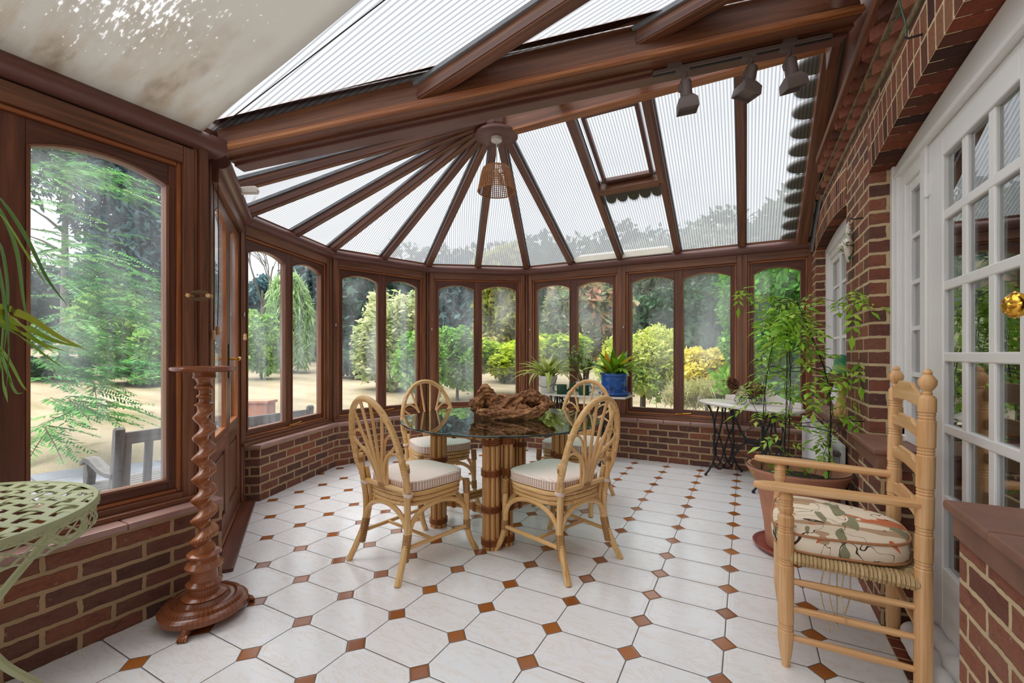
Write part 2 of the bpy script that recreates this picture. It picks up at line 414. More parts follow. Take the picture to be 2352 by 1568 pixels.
def floral():
    k = NT('floral_cotton'); o = k.obj()
    c = lin('#e7d9c2')
    def blob(scale, loc, thr, col, c, stretch=(1, 1, 1), rot=0.0):
        v = k.mapping(o, stretch, loc, (0, 0, rot)); f = k.noise(v, scale, 1, .4, .5)
        m = k.math('GREATER_THAN', f, thr); return k.mix(m, c, lin(col))
    c = blob(5, (1, 2, 0), .585, '#b89a7c', c, (1, 2.6, 1.6), .5)
    c = blob(4.5, (5, 1, 3), .61, '#8d8a6c', c, (3.0, 1, 1.5), .3)
    c = blob(6.5, (3, 7, 2), .615, '#c9744f', c, (1.4, 1.6, 1.4), .9)
    v = k.noise(k.mapping(o, (1, 1, 1), (9, 4, 1)), 5, 2, .5, 1.0)
    ln = k.math('LESS_THAN', k.math('ABSOLUTE', k.math('SUBTRACT', v, .5)), .005)
    c = k.mix(ln, c, lin('#3c3028'))
    n = k.noise(o, 12, 3, .5)
    return k.done(k.bsdf(c, .8, k.bump(n, .2, .01), .2))
MAT['floral'] = floral()
def rush():
    k = NT('rush_seat'); uv = k.uv(); a = k.noise(k.mapping(uv, (3, 90, 1)), 1.0, 4, .6)
    return k.done(k.bsdf(k.ramp(a, [(.3, lin('#8c7350')), (.55, lin('#c4a87b')), (.75, lin('#e0cba3'))]), .8, k.bump(a, .8, .006), .2))
MAT['rush'] = rush()
def driftwood_mat():
    k = NT('driftwood'); o = k.obj()
    a = k.noise(k.mapping(o, (9, 26, 26)), 1.0, 6, .68, 1.2); b = k.noise(o, 9, 3, .6, .6)
    f = k.math('ADD', k.math('MULTIPLY', a, .6), k.math('MULTIPLY', b, .4))
    c = k.ramp(f, [(.3, lin('#3a2217')), (.44, lin('#7a5034')), (.58, lin('#ad7d52')), (.74, lin('#d6ad7c'))])
    return k.done(k.bsdf(c, .7, k.bump(a, 1.0, .012), .3))
MAT['drift'] = driftwood_mat()
def blind_mat():
    k = NT('stained_roof_blind'); g = k.geo(); s = k.n('ShaderNodeSeparateXYZ'); k.t.links.new(g, s.inputs[0])
    rib = k.math('FRACT', k.math('MULTIPLY', s.outputs[1], 160.0))
    ribl = k.math('MULTIPLY', k.math('ABSOLUTE', k.math('SUBTRACT', rib, .5)), 2.0)
    c = k.mix(k.math('MULTIPLY', ribl, .35), lin('#d6d2cb'), lin('#b4b0aa'))
    # brown water stain near the eaves, flaked white patches further up
    near = k.math('SUBTRACT', 1.0, k.math('DIVIDE', k.math('ABSOLUTE', k.math('SUBTRACT', s.outputs[0], -2.45)), .75, clamp=True), clamp=True)
    st = k.noise(k.mapping(g, (1.6, 7.0, 1)), 1.4, 5, .65, .1)
    sm = k.math('MULTIPLY', k.math('MULTIPLY', k.math('SUBTRACT', st, .42, clamp=True), 1.7), near, clamp=True)
    c = k.mix(sm, c, lin('#b09878'))
    c = k.mix(k.math('MULTIPLY', k.math('MULTIPLY', k.math('SUBTRACT', k.noise(k.mapping(g, (1, 3, 1)), 3.0, 4, .65), .55, clamp=True), 2.0), near, clamp=True), c, lin('#6e5a44'))
    fl = k.noise(k.mapping(g, (22, 95, 22)), 1.0, 2, .6); cl = k.noise(g, 1.9, 2, .6)
    zone = k.math('SUBTRACT', 1.0, k.math('DIVIDE', k.math('ABSOLUTE', k.math('SUBTRACT', s.outputs[0], -1.95)), .55, clamp=True), clamp=True)
    zy = k.math('SUBTRACT', 1.0, k.math('DIVIDE', k.math('ABSOLUTE', k.math('SUBTRACT', s.outputs[1], .78)), .42, clamp=True), clamp=True)
    m = k.math('MULTIPLY', k.math('MULTIPLY', zone, zy), .35)
    fm = k.math('GREATER_THAN', k.math('ADD', fl, k.math('ADD', m, k.math('MULTIPLY', k.math('SUBTRACT', cl, .5), .35))), .80)
    c = k.mix(fm, c, (1, 1, 1, 1))
    b = k.n('ShaderNodeBsdfDiffuse'); k.t.links.new(c, b.inputs[0]); t = k.n('ShaderNodeBsdfTranslucent'); k.t.links.new(c, t.inputs[0])
    return k.done(k.mixs(.78, b.outputs[0], t.outputs[0]))
MAT['blind'] = blind_mat()
def weave_mat():
    k = NT('wicker'); uv = k.uv(); a = k.noise(k.mapping(uv, (8, 60, 1)), 1.0, 3, .6)
    return k.done(k.bsdf(k.ramp(a, [(.3, lin('#6a3c1c')), (.6, lin('#a46a38')), (.8, lin('#c48a50'))]), .5))
MAT['wicker'] = weave_mat()
def lawn_mat():
    k = NT('dry_lawn'); g = k.geo(); a = k.noise(k.mapping(g, (.35, .35, 1)), 1.0, 4, .6); b = k.noise(g, 30, 4, .7); st = k.noise(k.mapping(g, (.12, 1.6, 1)), 1.0, 3, .6)
    f = k.math('ADD', k.math('MULTIPLY', a, .45), k.math('ADD', k.math('MULTIPLY', b, .25), k.math('MULTIPLY', st, .3)))
    c = k.ramp(f, [(.34, lin('#5d6a40')), (.44, lin('#8f8368')), (.55, lin('#a69a82')), (.7, lin('#b0a590'))])
    return k.done(k.bsdf(c, .95, k.bump(b, .5, .03), .1))
MAT['lawn'] = lawn_mat()
def paving_mat():
    k = NT('wet_slate_paving'); g = k.geo()
    bt = k.n('ShaderNodeTexBrick', offset=.5); k.t.links.new(k.mapping(g, (1, 1, 1), (0, 0, 0), (0, 0, .1)), bt.inputs['Vector'])
    for s, x in (('Color1', lin('#8d9099')), ('Color2', lin('#7f828d')), ('Mortar', lin('#5c5d5a')), ('Scale', 1.0), ('Mortar Size', .012), ('Brick Width', .9), ('Row Height', .6)): bt.inputs[s].default_value = x
    n = k.noise(g, 3, 5, .65); c = k.mix(k.math('MULTIPLY', k.math('SUBTRACT', n, .45, clamp=True), 1.6), bt.outputs['Color'], lin('#adb0b9'))
    return k.done(k.bsdf(c, .45, k.bump(n, .3, .01), .4))
MAT['pave'] = paving_mat()
# ================================================================== camera
cd = bpy.data.cameras.new('camera'); cam = bpy.data.objects.new('camera', cd); COL.objects.link(cam)
cam.location = (0, 0, HC); cam.rotation_euler = (math.pi/2, 0, math.atan2(ST, CT))
cd.sensor_fit = 'HORIZONTAL'; cd.sensor_width = 36; cd.lens = 36*FPX/2352; cd.shift_y = 29/2352; cd.clip_start = .05; cd.clip_end = 300
SC.camera = cam
# ================================================================== plan
XW = .59            # house wall face
XL = -2.64          # plane of the side windows
P0, P1, P2, P3, P4 = V((-2.68, 1.37, 0)), V((-3.74, 2.155, 0)), V((-4.174, 3.395, 0)), V((-3.768, 4.641, 0)), V((-2.661, 5.436, 0))
P5 = V((.63, 5.436, 0)); HUB = V((-2.0, 3.45, 0))
ZE, KR = 2.465, .50
ZR = ZE + KR*2.0
def inward(a, b):
    d = (b-a).normalized(); return V((d.y, -d.x, 0))
def offs(pts, d):
    out = []
    for i, p in enumerate(pts):
        if i == 0: out.append(p+inward(p, pts[1])*d)
        elif i == len(pts)-1: out.append(p+inward(pts[i-1], p)*d)
        else:
            n1, n2 = inward(pts[i-1], p), inward(p, pts[i+1]); m = (n1+n2).normalized(); out.append(p+m*(d/m.dot(n1)))
    return out
# ------------------------------------------------------------------ floor
b = MB()
fl = [(XL, -3.2), (.60, -3.2), (.60, -1.0), (.545, -1.0), (.545, 5.44), (P4.x, P4.y), (P3.x, P3.y), (P2.x, P2.y), (P1.x, P1.y), (P0.x, P0.y), (XL, 1.40)]
b.prism(fl, (0, 0, 0), V((1, 0, 0)), V((0, 1, 0)), V((0, 0, 1)), -.12, 0)
struct(b.build('floor', MAT['floor']))
# brick-on-edge threshold beside the house wall
b = MB(); y = -1.0; random.seed(3)
b.box(.545, .80, -1.0, 5.44, -.12, -.004, col=.5)
b.build('trim_1', MAT['mortar'])['kind'] = 'structure'
bb = MB()
while y < 3.05:
    bb.box(.55, .76, y, y+.062, -.05, random.uniform(-.003, .004), col=random.random()); y += .073
t1 = bb.build('edging_brick', MAT['brick_sof'], bpy.data.objects['trim_1'], bevel=.004)
# ------------------------------------------------------------------ low brick walls + quarry-tile sills
ZS = .475
def low_wall(name, inner, outer, cap0=True):
    b = MB(); n = len(inner)
    poly = [(p.x, p.y) for p in inner] + [(p.x, p.y) for p in reversed(outer)]
    b.prism(poly, (0, 0, 0), V((1, 0, 0)), V((0, 1, 0)), V((0, 0, 1)), -.15, ZS-.022)
    for i in range(len(b.g)): b.g[i] = (None, 0)
    return struct(b.build(name, MAT['brick_l']))
def sill(name, inner, outer, joints=.3):
    """run of quarry tiles with pale joints"""
    par = None
    for i in range(len(inner)-1):
        a0, a1, o0, o1 = inner[i], inner[i+1], outer[i], outer[i+1]
        L = (a1-a0).length; n = max(1, round(L/joints)); b = MB()
        for k in range(n):
            f0, f1 = k/n+.002/L, (k+1)/n-.002/L
            q = [a0.lerp(a1, f0), a0.lerp(a1, f1), o0.lerp(o1, f1), o0.lerp(o1, f0)]
            b.prism([(p.x, p.y) for p in q], (0, 0, 0), V((1, 0, 0)), V((0, 1, 0)), V((0, 0, 1)), ZS-.022, ZS+.008, col=random.random())
        o = b.build(name, MAT['sill'], par, bevel=.006)
        if par is None: par = struct(o)
    return par
chain = [P1, P2, P3, P4, P5]
ci = offs(chain, .13); co = offs(chain, -.10); cs_in = offs(chain, .155); cs_out = offs(chain, -.02)
ci[0] = ci[0] + (P2-P1).normalized()*.09; cs_in[0] = cs_in[0] + (P2-P1).normalized()*.07
names = ['wall_bay_left', 'wall_bay_corner', 'wall_bay_right', 'wall_back']
for i in range(4):
    low_wall(names[i], [ci[i], ci[i+1]], [co[i], co[i+1]])
sill('trim_2', cs_in, cs_out)
la = [V((XL, -3.2, 0)), V((XL, 1.351, 0))]
low_wall('wall_left', [p+V((.15, 0, 0)) for p in la], [p-V((.10, 0, 0)) for p in la])
sill('trim_3', [p+V((.175, 0, 0)) for p in la], [p-V((.02, 0, 0)) for p in la], .42)
# ------------------------------------------------------------------ timber window units
def arch_pts(u0, u1, zs, zc, n=14):
    h = zc-zs; w = (u1-u0)/2; R = (w*w+h*h)/(2*h); c = zc-R; a = math.asin(w/R)
    return [((u0+u1)/2+R*math.sin(-a+2*a*i/n), c+R*math.cos(-a+2*a*i/n)) for i in range(n+1)]
class Loc:
    def __init__(self, a, b_):
        self.o = V(a); self.e = (V(b_)-V(a)).normalized(); self.n = inward(V(a), V(b_)); self.L = (V(b_)-V(a)).length; self.z = V((0, 0, 1))
    def p(self, u, w, z): return self.o+self.e*u+self.n*w+self.z*z
    def box(self, b, u0, u1, w0, w1, z0, z1, grain='auto', col=None):
        M = Matrix((( self.e.x, self.n.x, 0, self.o.x), (self.e.y, self.n.y, 0, self.o.y), (0, 0, 1, 0), (0, 0, 0, 1)))
        b.box(u0, u1, w0, w1, z0, z1, None, M, col)
    def prism(self, b, poly, w0, w1, grain=None): b.prism(poly, self.o, self.e, self.z, self.n, w0, w1, grain)
ZH0, ZH1 = 2.225, 2.335
def sash(l, b, u0, u1, z0, z1, lights, w0, w1, side, mull, rail, zs, zc):
    """flat panel with arched lights; returns the light extents"""
    g = (u1-u0-2*side-mull*(lights-1))/lights; ext = []
    l.box(b, u0, u0+side, w0, w1, z0, z1); l.box(b, u1-side, u1, w0, w1, z0, z1)
    l.box(b, u0+side, u1-side, w0, w1, z0, z0+rail)
    for k in range(lights):
        a0 = u0+side+k*(g+mull); a1 = a0+g; ext.append((a0, a1))
        if k < lights-1: l.box(b, a1, a1+mull, w0, w1, z0+rail, z1)
        ap = arch_pts(a0, a1, zs, zc)
        l.prism(b, [(a1, z1), (a0, z1)] + ap, w0, w1, l.e)
    return ext
def bead(l, b, a0, a1, z0, zs, zc, w0, w1, t=.012):
    l.box(b, a0, a0+t, w0, w1, z0, zs); l.box(b, a1-t, a1, w0, w1, z0, zs); l.box(b, a0+t, a1-t, w0, w1, z0, z0+t)
    o = arch_pts(a0, a1, zs, zc); i = arch_pts(a0+t, a1-t, zs-.002, zc-t)
    l.prism(b, o + list(reversed(i)), w0, w1, l.e)
def pane_poly(a0, a1, z0, zs, zc): return [(a0, z0), (a1, z0)] + list(reversed(arch_pts(a0, a1, zs, zc)))
def window_unit(name, a, c, lights=2, ends=(0, 0), stay=True):
    l = Loc(a, c); L = l.L
    root = struct(empty(name, l.p(L/2, 0, 0)*0))
    b = MB(); b2 = MB()
    e0, e1 = ends
    for u0, u1 in ((e0, e0+.052), (L-e1-.052, L-e1)): l.box(b, u0, u1, -.06, .055, ZS+.005, ZH1)
    l.box(b, e0+.052, L-e1-.052, -.06, .055, ZH0+.022, ZH1); l.box(b, e0+.052, L-e1-.052, -.06, .055, ZS+.005, ZS+.06)
    l.box(b, e0, L-e1, .055, .085, ZS+.008, ZS+.032)
    b.build('window_frame', MAT['wood'], root, bevel=.004)
    s0, s1 = e0+.052, L-e1-.052
    for u0, u1, z0, z1 in ((s0, s0+.02, ZS+.06, ZH0+.022), (s1-.02, s1, ZS+.06, ZH0+.022), (s0+.02, s1-.02, ZH0+.002, ZH0+.022), (s0+.02, s1-.02, ZS+.06, ZS+.078)):
        l.box(b2, u0, u1, -.05, .036, z0, z1)
    b2.build('bead_moulding', MAT['wood_or'], root, bevel=.005)
    b3 = MB(); zs, zc = 2.115, 2.178
    ext = sash(l, b3, s0+.02, s1-.02, ZS+.078, ZH0+.002, lights, -.04, .018, .033, .088, .042, zs, zc)
    b3.build('sash', MAT['wood_dk'], root, bevel=.003)
    b4 = MB()
    for a0, a1 in ext: bead(l, b4, a0, a1, ZS+.12, zs, zc, -.03, .024)
    b4.build('glazing_bead', MAT['wood'], root)
    for a0, a1 in ext:
        g = MB(); l.prism(g, pane_poly(a0+.004, a1-.004, ZS+.121, zs, zc-.003), -.012, -.006); g.build('pane', MAT['glass'], root)
    for u_ in ((e0+.026,) if lights == 2 else ()):
        s = MB(); s.lathe([(.0001, -.016), (.006, -.012), (.005, 0), (.007, .010), (.0001, .016)], l.p(u_, .062, 1.58), 10, caps=False); s.build('window_catch', MAT['cream'], root, SM)
    if stay:
        m = (ext[0][1]+ext[-1][0])/2 if lights > 1 else L/2
        s = MB(); s.tube([l.p(m-.01, .035, ZS+.085), l.p(m+.05, .05, ZS+.09), l.p(m+.14, .055, ZS+.10)], .0055, 6); l.box(s, m-.03, m+.03, .018, .04, ZS+.078, ZS+.088)
        s.build('window_stay', MAT['brass'], root)
    return root
dB = (P5-P4).normalized(); Q1 = P4+dB*1.31; Q2 = P4+dB*2.62
window_unit('window_1', P1, P2, 2, (-.028, .045)); window_unit('window_2', P2, P3, 2, (.045, .045)); window_unit('window_3', P3, P4, 2, (.045, .045))
window_unit('window_4', P4, Q1, 2, (.045, 0)); window_unit('window_5', Q1, Q2, 2, (0, 0)); window_unit('window_6', Q2, P5-dB*.02, 1, (0, .0), False)
A0 = V((XL, 1.266, 0)); A1 = V((XL, -.044, 0)); A2 = V((XL, -1.354, 0)); A3 = V((XL, -2.664, 0))
window_unit('window_7', A1, A0, 2, (0, 0), False); window_unit('window_8', A2, A1, 2, (0, 0), False); window_unit('window_9', A3, A2, 2, (0, 0), False)
# corner posts of the bay
for i, (pm, pn, pp) in enumerate(((P0, P1, P2), (P1, P2, P3), (P2, P3, P4), (P3, P4, P5))):
    m = (inward(pm, pn)+inward(pn, pp)).normalized(); b = MB(); e = V((-m.y, m.x, 0))
    z0 = 0.0 if i == 0 else ZS+.005; q_ = .58 if i == 0 else 1.0
    b.prism([(x_*q_, y_) for x_, y_ in [(-.048, -.07), (.048, -.07), (.048, .040), (.030, .048), (.016, .036), (.006, .054), (-.006, .054), (-.016, .036), (-.030, .048), (-.048, .040)]], pn, e, m, V((0, 0, 1)), z0, ZH1, V((0, 0, 1)))
    struct(b.build('corner_post', MAT['wood']))
# post between side windows and garden door
b = MB(); b.box(-2.72, -2.59, 1.262, 1.285, ZS+.008, 2.40); b.box(-2.72, -2.565, 1.285, 1.325, 0, 2.42); b.box(-2.74, -2.625, 1.325, 1.352, 0, 2.42)
struct(b.build('corner_post', MAT['wood'], bevel=.006))
# ------------------------------------------------------------------ garden doors
def garden_doors():
    l = Loc(P0, P1); L = l.L; root = struct(empty('door_1', (0, 0, 0)))
    b = MB(); e0, e1 = .03, .03
    l.box(b, e0, e0+.04, -.06, .018, 0, ZH1); l.box(b, L-e1-.04, L-e1, -.06, .018, 0, ZH1); l.box(b, e0+.04, L-e1-.04, -.06, .05, ZH0+.02, ZH1)
    l.box(b, e0+.04, L-e1-.04, -.07, .03, 0.0, .035)
    b.build('door_frame', MAT['wood'], root, bevel=.004)
    t = MB(); l.box(t, .0, L-.02, .03, .13, 0, .022); t.build('threshold', MAT['wood_dk'], root, bevel=.006)
    s0, s1 = e0+.042, L-e1-.042; mid = (s0+s1)/2
    for u0, u1 in ((s0, mid-.002), (mid+.002, s1)):
        d = MB(); zs, zc = 2.10, 2.165
        ext = sash(l, d, u0, u1, .70, ZH0+.015, 1, -.03, .015, .08, .08, .045, zs, zc)
        l.box(d, u0, u0+.09, -.03, .015, .04, .70); l.box(d, u1-.09, u1, -.03, .015, .04, .70); l.box(d, u0+.09, u1-.09, -.03, .015, .04, .17); l.box(d, u0+.09, u1-.09, -.03, .015, .61, .70)
        l.box(d, u0+.09, u1-.09, -.02, -.002, .17, .61); l.box(d, u0+.125, u1-.125, -.02, .010, .205, .575)
        leaf = d.build('door_leaf', MAT['wood'], root, bevel=.004)
        a0, a1 = ext[0]; b4 = MB(); bead(l, b4, a0, a1, .745, zs, zc, -.02, .017, .008); b4.build('glazing_bead', MAT['wood_or'], leaf)
        g = MB(); l.prism(g, pane_poly(a0+.004, a1-.004, .746, zs, zc-.003), -.002, .004); g.build('pane', MAT['glass'], leaf)
    h = MB(); u = mid+.04; l.box(h, u-.016, u+.016, .014, .020, 1.08, 1.32)
    h.build('lock_plate', MAT['black'], root)
    h = MB(); h.tube([l.p(u, .02, 1.215), l.p(u, .07, 1.215)], .008, 8); h.tube(bez([l.p(u, .07, 1.215), l.p(u+.03, .076, 1.214), l.p(u+.07, .074, 1.222), l.p(u+.105, .07, 1.216)], 5), [.009]*5+[.012]*5+[.008]*4+[.012]*2, 8)
    h.build('door_handle', MAT['brass'], root, SM)
    h = MB(); l.box(h, .10, .135, .016, .03, .08, .33); h.build('door_bolt', MAT['black'], root)
    return root
garden_doors()
# ------------------------------------------------------------------ rounded brown covers along the eaves
def cover(name, a, c, s0=0.0, s1=0.0, wo=0.0, z=2.325, k=1.0):
    l = Loc(a, c); b = MB(); pr = []
    for i in range(9):
        an = -math.pi/2+math.pi*i/8; pr.append((.055+.055*math.cos(an)*k, z+.05+.05*math.sin(an)))
    pr = [(.0, z)] + pr + [(.0, z+.10)]
    n = len(pr); vs = []
    t0 = math.tan(s0); t1 = math.tan(s1)
    for w, zz in pr: vs.append(l.p((w+wo)*t0, w+wo, zz))
    for w, zz in pr: vs.append(l.p(l.L-(w+wo)*t1, w+wo, zz))
    b.face_add(vs, [tuple(range(n)), tuple(reversed(range(n, 2*n)))] + [(n+i, n+(i+1) % n, (i+1) % n, i) for i in range(n)], l.e)
    return struct(b.build(name, MAT['plast'], None, SM))
hf = math.radians(18); 
cover('trim_4', P0+(P1-P0).normalized()*.06, P1, 0.0, hf); cover('trim_5', P1, P2, hf, hf); cover('trim_6', P2, P3, hf, hf); cover('trim_7', P3, P4, hf, hf); cover('trim_8', P4, P5-dB*.01, hf, 0)
cover('trim_9', V((XL, -3.0, 0)), V((XL, 1.40, 0)), 0, 0, .0, 2.345, 1.15)
# plates under the glazing
for a, c in ((P0, P1), (P1, P2), (P2, P3), (P3, P4), (P4, P5)):
    l = Loc(a, c); b = MB(); l.box(b, -.02, l.L+.02, -.09, .05, 2.40, 2.45); struct(b.build('wall_plate', MAT['wood']))
b = MB(); b.box(XL-.12, XL+.02, -3.2, 1.40, 2.36, 2.62); struct(b.build('wall_plate', MAT['wood']))
# ================================================================== roof
roof = struct(empty('ceiling'))
def zroof_edge(p, a, c):
    l = Loc(a, c); return ZE+KR*((p-a).dot(l.n))
hubz = ZE+KR*2.0
def roof_panel(pts, udir, name='roof_panel'):
    b = MB(); b.face_add(pts, [tuple(range(len(pts)))], udir.normalized())
    # uv u along udir
    return b.build(name, MAT['poly'], roof)
def rafter(p0, p1, w=.058, h=.085, drop=.012, beads=True):
    p0, p1 = V(p0), V(p1); d, s, t = frame_of(p1-p0)
    b = MB(); b.beam(p0, p1, w, h, dz=-h/2-drop)
    r = b.build('rafter', MAT['wood'], roof, bevel=.006)
    if beads:
        b = MB()
        for q in (-1, 1): b.beam(p0, p1, .016, .022, dz=-drop-.012, ds=q*(w/2+.008))
        b.build('rafter_bead', MAT['lead'], r)
        b = MB()
        for q in (-1, 1): b.beam(p0, p1, .008, .03, dz=-h-drop+.022, ds=q*(w/2+.002))
        b.build('rafter_moulding', MAT['wood_dk'], r)
    return r
verts = [P0, P1, P2, P3, P4]
ov = -.10
for i in range(4):
    a, c = verts[i], verts[i+1]; l = Loc(a, c); m = (a+c)/2
    e0 = V((a.x, a.y, ZE))-l.n*0; mm = V((m.x, m.y, ZE)); e1 = V((c.x, c.y, ZE)); hb = V((HUB.x, HUB.y, hubz))
    out = -l.n*.10 - V((0, 0, KR*.10))
    roof_panel([e0+out, mm+out, hb], l.e); roof_panel([mm+out, e1+out, hb], l.e)
    hb2 = hb + (mm-hb)*.04
    rafter(mm+out*.3, hb2)
    if i > 0: rafter(e0, hb+(e0-hb)*.04, .064, .09)
    if i == 3: rafter(e1, hb+(e1-hb)*.04, .064, .09)
# back slope
tb = [-2.0, -1.36, -.70, -.04, .50]
l = Loc(P4, P5)
def bs(x, y): return V((x, y, ZE+KR*(5.436-y)*(2.0/1.986)))
YR = HUB.y
roof_panel([bs(P4.x, 5.53), bs(-2.0, 5.53), bs(-2.0, YR)], l.e)
for i in range(4): roof_panel([bs(tb[i], 5.53), bs(tb[i+1], 5.53), bs(tb[i+1], YR), bs(tb[i], YR)], l.e)
for x in tb[:4]: rafter(bs(x, 5.45), bs(x, YR+.02))
rafter(bs(.50, 5.45), bs(.50, YR), .10, .14, 0, False)
# front slope between ridge and valley
VA = V((-2.60, 1.42, 0)); VB = V((.50, 2.88, 0))
def valley(x): return VA.lerp(VB, (x-VA.x)/(VB.x-VA.x))
def zval(x): return 2.56+(hubz-.06-2.56)*(x-VA.x)/(VB.x-VA.x)*.86
pts = [V((P0.x, P0.y, ZE)), V((HUB.x, YR, hubz)), V((.5, YR, hubz)), V((.5, valley(.5).y, zval(.5)))]
roof_panel([pts[0], V((valley(-2.0).x, valley(-2.0).y, zval(-2.0))), pts[1]], V((1, 0, 0)))
roof_panel([V((-2.0, valley(-2.0).y, zval(-2.0))), pts[3], pts[2], pts[1]], V((1, 0, 0)))
for x in (-1.36, -.70, -.04):
    v = valley(x); rafter(V((x, v.y+.05, zval(x)+.02)), V((x, YR-.03, hubz-.01)))
# ridge beam and boss
b = MB(); b.box(-1.93, .5, YR-.03, YR+.03, 3.235, hubz-.02)
rb = b.build('ridge_beam', MAT['wood'], roof, bevel=.005)
b = MB(); b.box(-1.93, .5, YR-.045, YR+.045, 3.215, 3.238); b.box(-1.93, .5, YR+.03, YR+.042, 3.25, 3.27); b.build('ridge_moulding', MAT['wood_or'], rb, bevel=.004)
b = MB(); b.lathe([(.185, 3.212), (.195, 3.218), (.195, 3.238), (.185, 3.246)], (HUB.x, HUB.y, 0), 48); bo = b.build('roof_boss', MAT['plast'], roof, SM)
b = MB(); b.lathe([(.10, 3.246), (.12, 3.30), (.12, hubz-.01)], (HUB.x, HUB.y, 0), 10); b.build('boss_hub', MAT['wood_dk'], bo)
# lean-to roof over the near part
ZL = 2.49; KL = .24
def ll(x, y): return V((x, y, ZL+KL*(x-XL)))
ys = [-3.2, -2.06, -1.40, -.745, -.09, .565, 1.22, 1.90, 2.40, 2.90]
def vy(y): return VA.x+(y-VA.y)*(VB.x-VA.x)/(VB.y-VA.y)
for i in range(len(ys)-1):
    y0, y1 = ys[i], ys[i+1]
    x0 = max(XL-.1, vy(y0)) if y0 > 1.42 else XL-.1; x1 = vy(y1) if y1 > 1.42 else XL-.1
    if y0 < 1.42 < y1: roof_panel([ll(x0, y0), ll(.5, y0), ll(.5, y1), ll(x1, y1), ll(VA.x, 1.42), ll(XL-.1, 1.42)], V((0, 1, 0)))
    else: roof_panel([ll(x0, y0), ll(.5, y0), ll(.5, y1), ll(min(x1, .49), y1)], V((0, 1, 0)))
for y in ys[7:-1]:
    x0 = vy(y)-.02
    rafter(ll(x0, y), ll(.5, y), .07, .10 if y > 1.5 else .05, .01)
# valley beam: deep face, bead, gap and flat brown soffit strip beyond it
dv = (VB-VA).normalized(); nv = V((dv.y, -dv.x, 0))          # nv points to the near side
vb0 = V((VA.x-.02, VA.y, 2.47)); vb1 = V((.50, VB.y, 3.105))
b = MB(); b.beam(vb0, vb1, .075, .20); vbeam = b.build('valley_beam', MAT['wood'], roof, bevel=.006)
b = MB(); b.beam(vb0, vb1, .03, .022, dz=-.085, ds=.048); b.beam(vb0, vb1, .02, .014, dz=-.066, ds=.046); b.build('beam_moulding', MAT['wood_or'], vbeam, bevel=.004)
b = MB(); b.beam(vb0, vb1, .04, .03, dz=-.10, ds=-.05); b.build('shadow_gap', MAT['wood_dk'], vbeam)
b = MB(); b.beam(vb0, vb1, .085, .05, dz=-.105, ds=-.115); b.build('soffit_strip', MAT['plast'], vbeam, bevel=.004)
b = MB()   # sloping ledge board up to the glazing
b.face_add([vb0+nv*.04+V((0, 0, .10)), vb1+nv*.04+V((0, 0, .10)), V((vy(2.88)+.02, 2.88, 0))+nv*.10+V((0, 0, ll(.5, 0).z-.01)), V((VA.x, VA.y, 0))+nv*.10+V((0, 0, ll(VA.x, 0).z+.01))], [(0, 1, 2, 3)], dv)
b.build('ledge_board', MAT['wood'], vbeam)
# opening vent in the back slope
nrm = (bs(0, 4)-bs(0, 5)).cross(V((1, 0, 0))).normalized(); nrm = nrm if nrm.z > 0 else -nrm
def vent():
    x0, x1 = -1.36+.035, -.70-.035; y0, y1 = 4.42, 3.62
    b = MB(); dn = -nrm*.055
    A, B_, C_, D_ = bs(x0, y0)+dn, bs(x1, y0)+dn, bs(x1, y1)+dn, bs(x0, y1)+dn
    b.beam(A, B_, .075, .10, up=nrm); b.beam(D_, C_, .06, .10, up=nrm); b.beam(A, D_, .06, .10, up=nrm, ds=.02); b.beam(B_, C_, .06, .10, up=nrm, ds=-.02)
    f = b.build('roof_vent', MAT['wood'], roof, bevel=.005)
    b = MB(); i = .065; A2, B2, C2, D2 = bs(x0+i, y0-i), bs(x1-i, y0-i), bs(x1-i, y1+i), bs(x0+i, y1+i); dd = -nrm*.02
    for p, q in ((A2, B2), (B2, C2), (C2, D2), (D2, A2)): b.beam(p+dd, q+dd, .035, .05, up=nrm)
    b.build('vent_sash', MAT['wood_dk'], f, bevel=.004)
    # scalloped lead apron on the roof below the vent, seen through the sheet
    b = MB(); n = 5; wv = (x1-x0)/n; poly = [(x1, y0-.02), (x0, y0-.02)]
    pl = []
    for k in range(n):
        cx_ = x0+wv*(k+.5)
        for j in range(9):
            an = math.pi - math.pi*j/8
            pl.append((cx_+wv/2*math.cos(an), y0+.17+wv*.60*math.sin(an)))
    poly = [(x1, y0-.06)] + [(x0, y0-.06)] + pl
    up_ = nrm*.012
    b.face_add([bs(px, py)+up_ for px, py in poly] + [bs(px, py)+up_+nrm*.004 for px, py in poly], [tuple(range(len(poly))), tuple(reversed(range(len(poly), 2*len(poly))))], V((1, 0, 0)))
    b.build('lead_apron', MAT['slate'], f)
vent()
# scalloped flashing along the house side of the back slope
b = MB(); pl = []; n = 12; y0, y1 = 5.50, 3.52; pw = (y0-y1)/n
for k in range(n):
    cy = y0-pw*(k+.5)
    for j in range(11):
        an = -math.pi/2+math.pi*j/10
        pl.append((.445-pw*.80*math.cos(an), cy-pw/2*.94*math.sin(an)))
poly = [(.62, y0)] + pl + [(.62, y1)]
up_ = nrm*.014
b.face_add([bs(px, py)+up_ for px, py in poly] + [bs(px, py)+up_+nrm*.004 for px, py in poly], [tuple(range(len(poly))), tuple(reversed(range(len(poly), 2*len(poly))))], V((1, 0, 0)))
b.build('scalloped_flashing', MAT['slate'], roof)
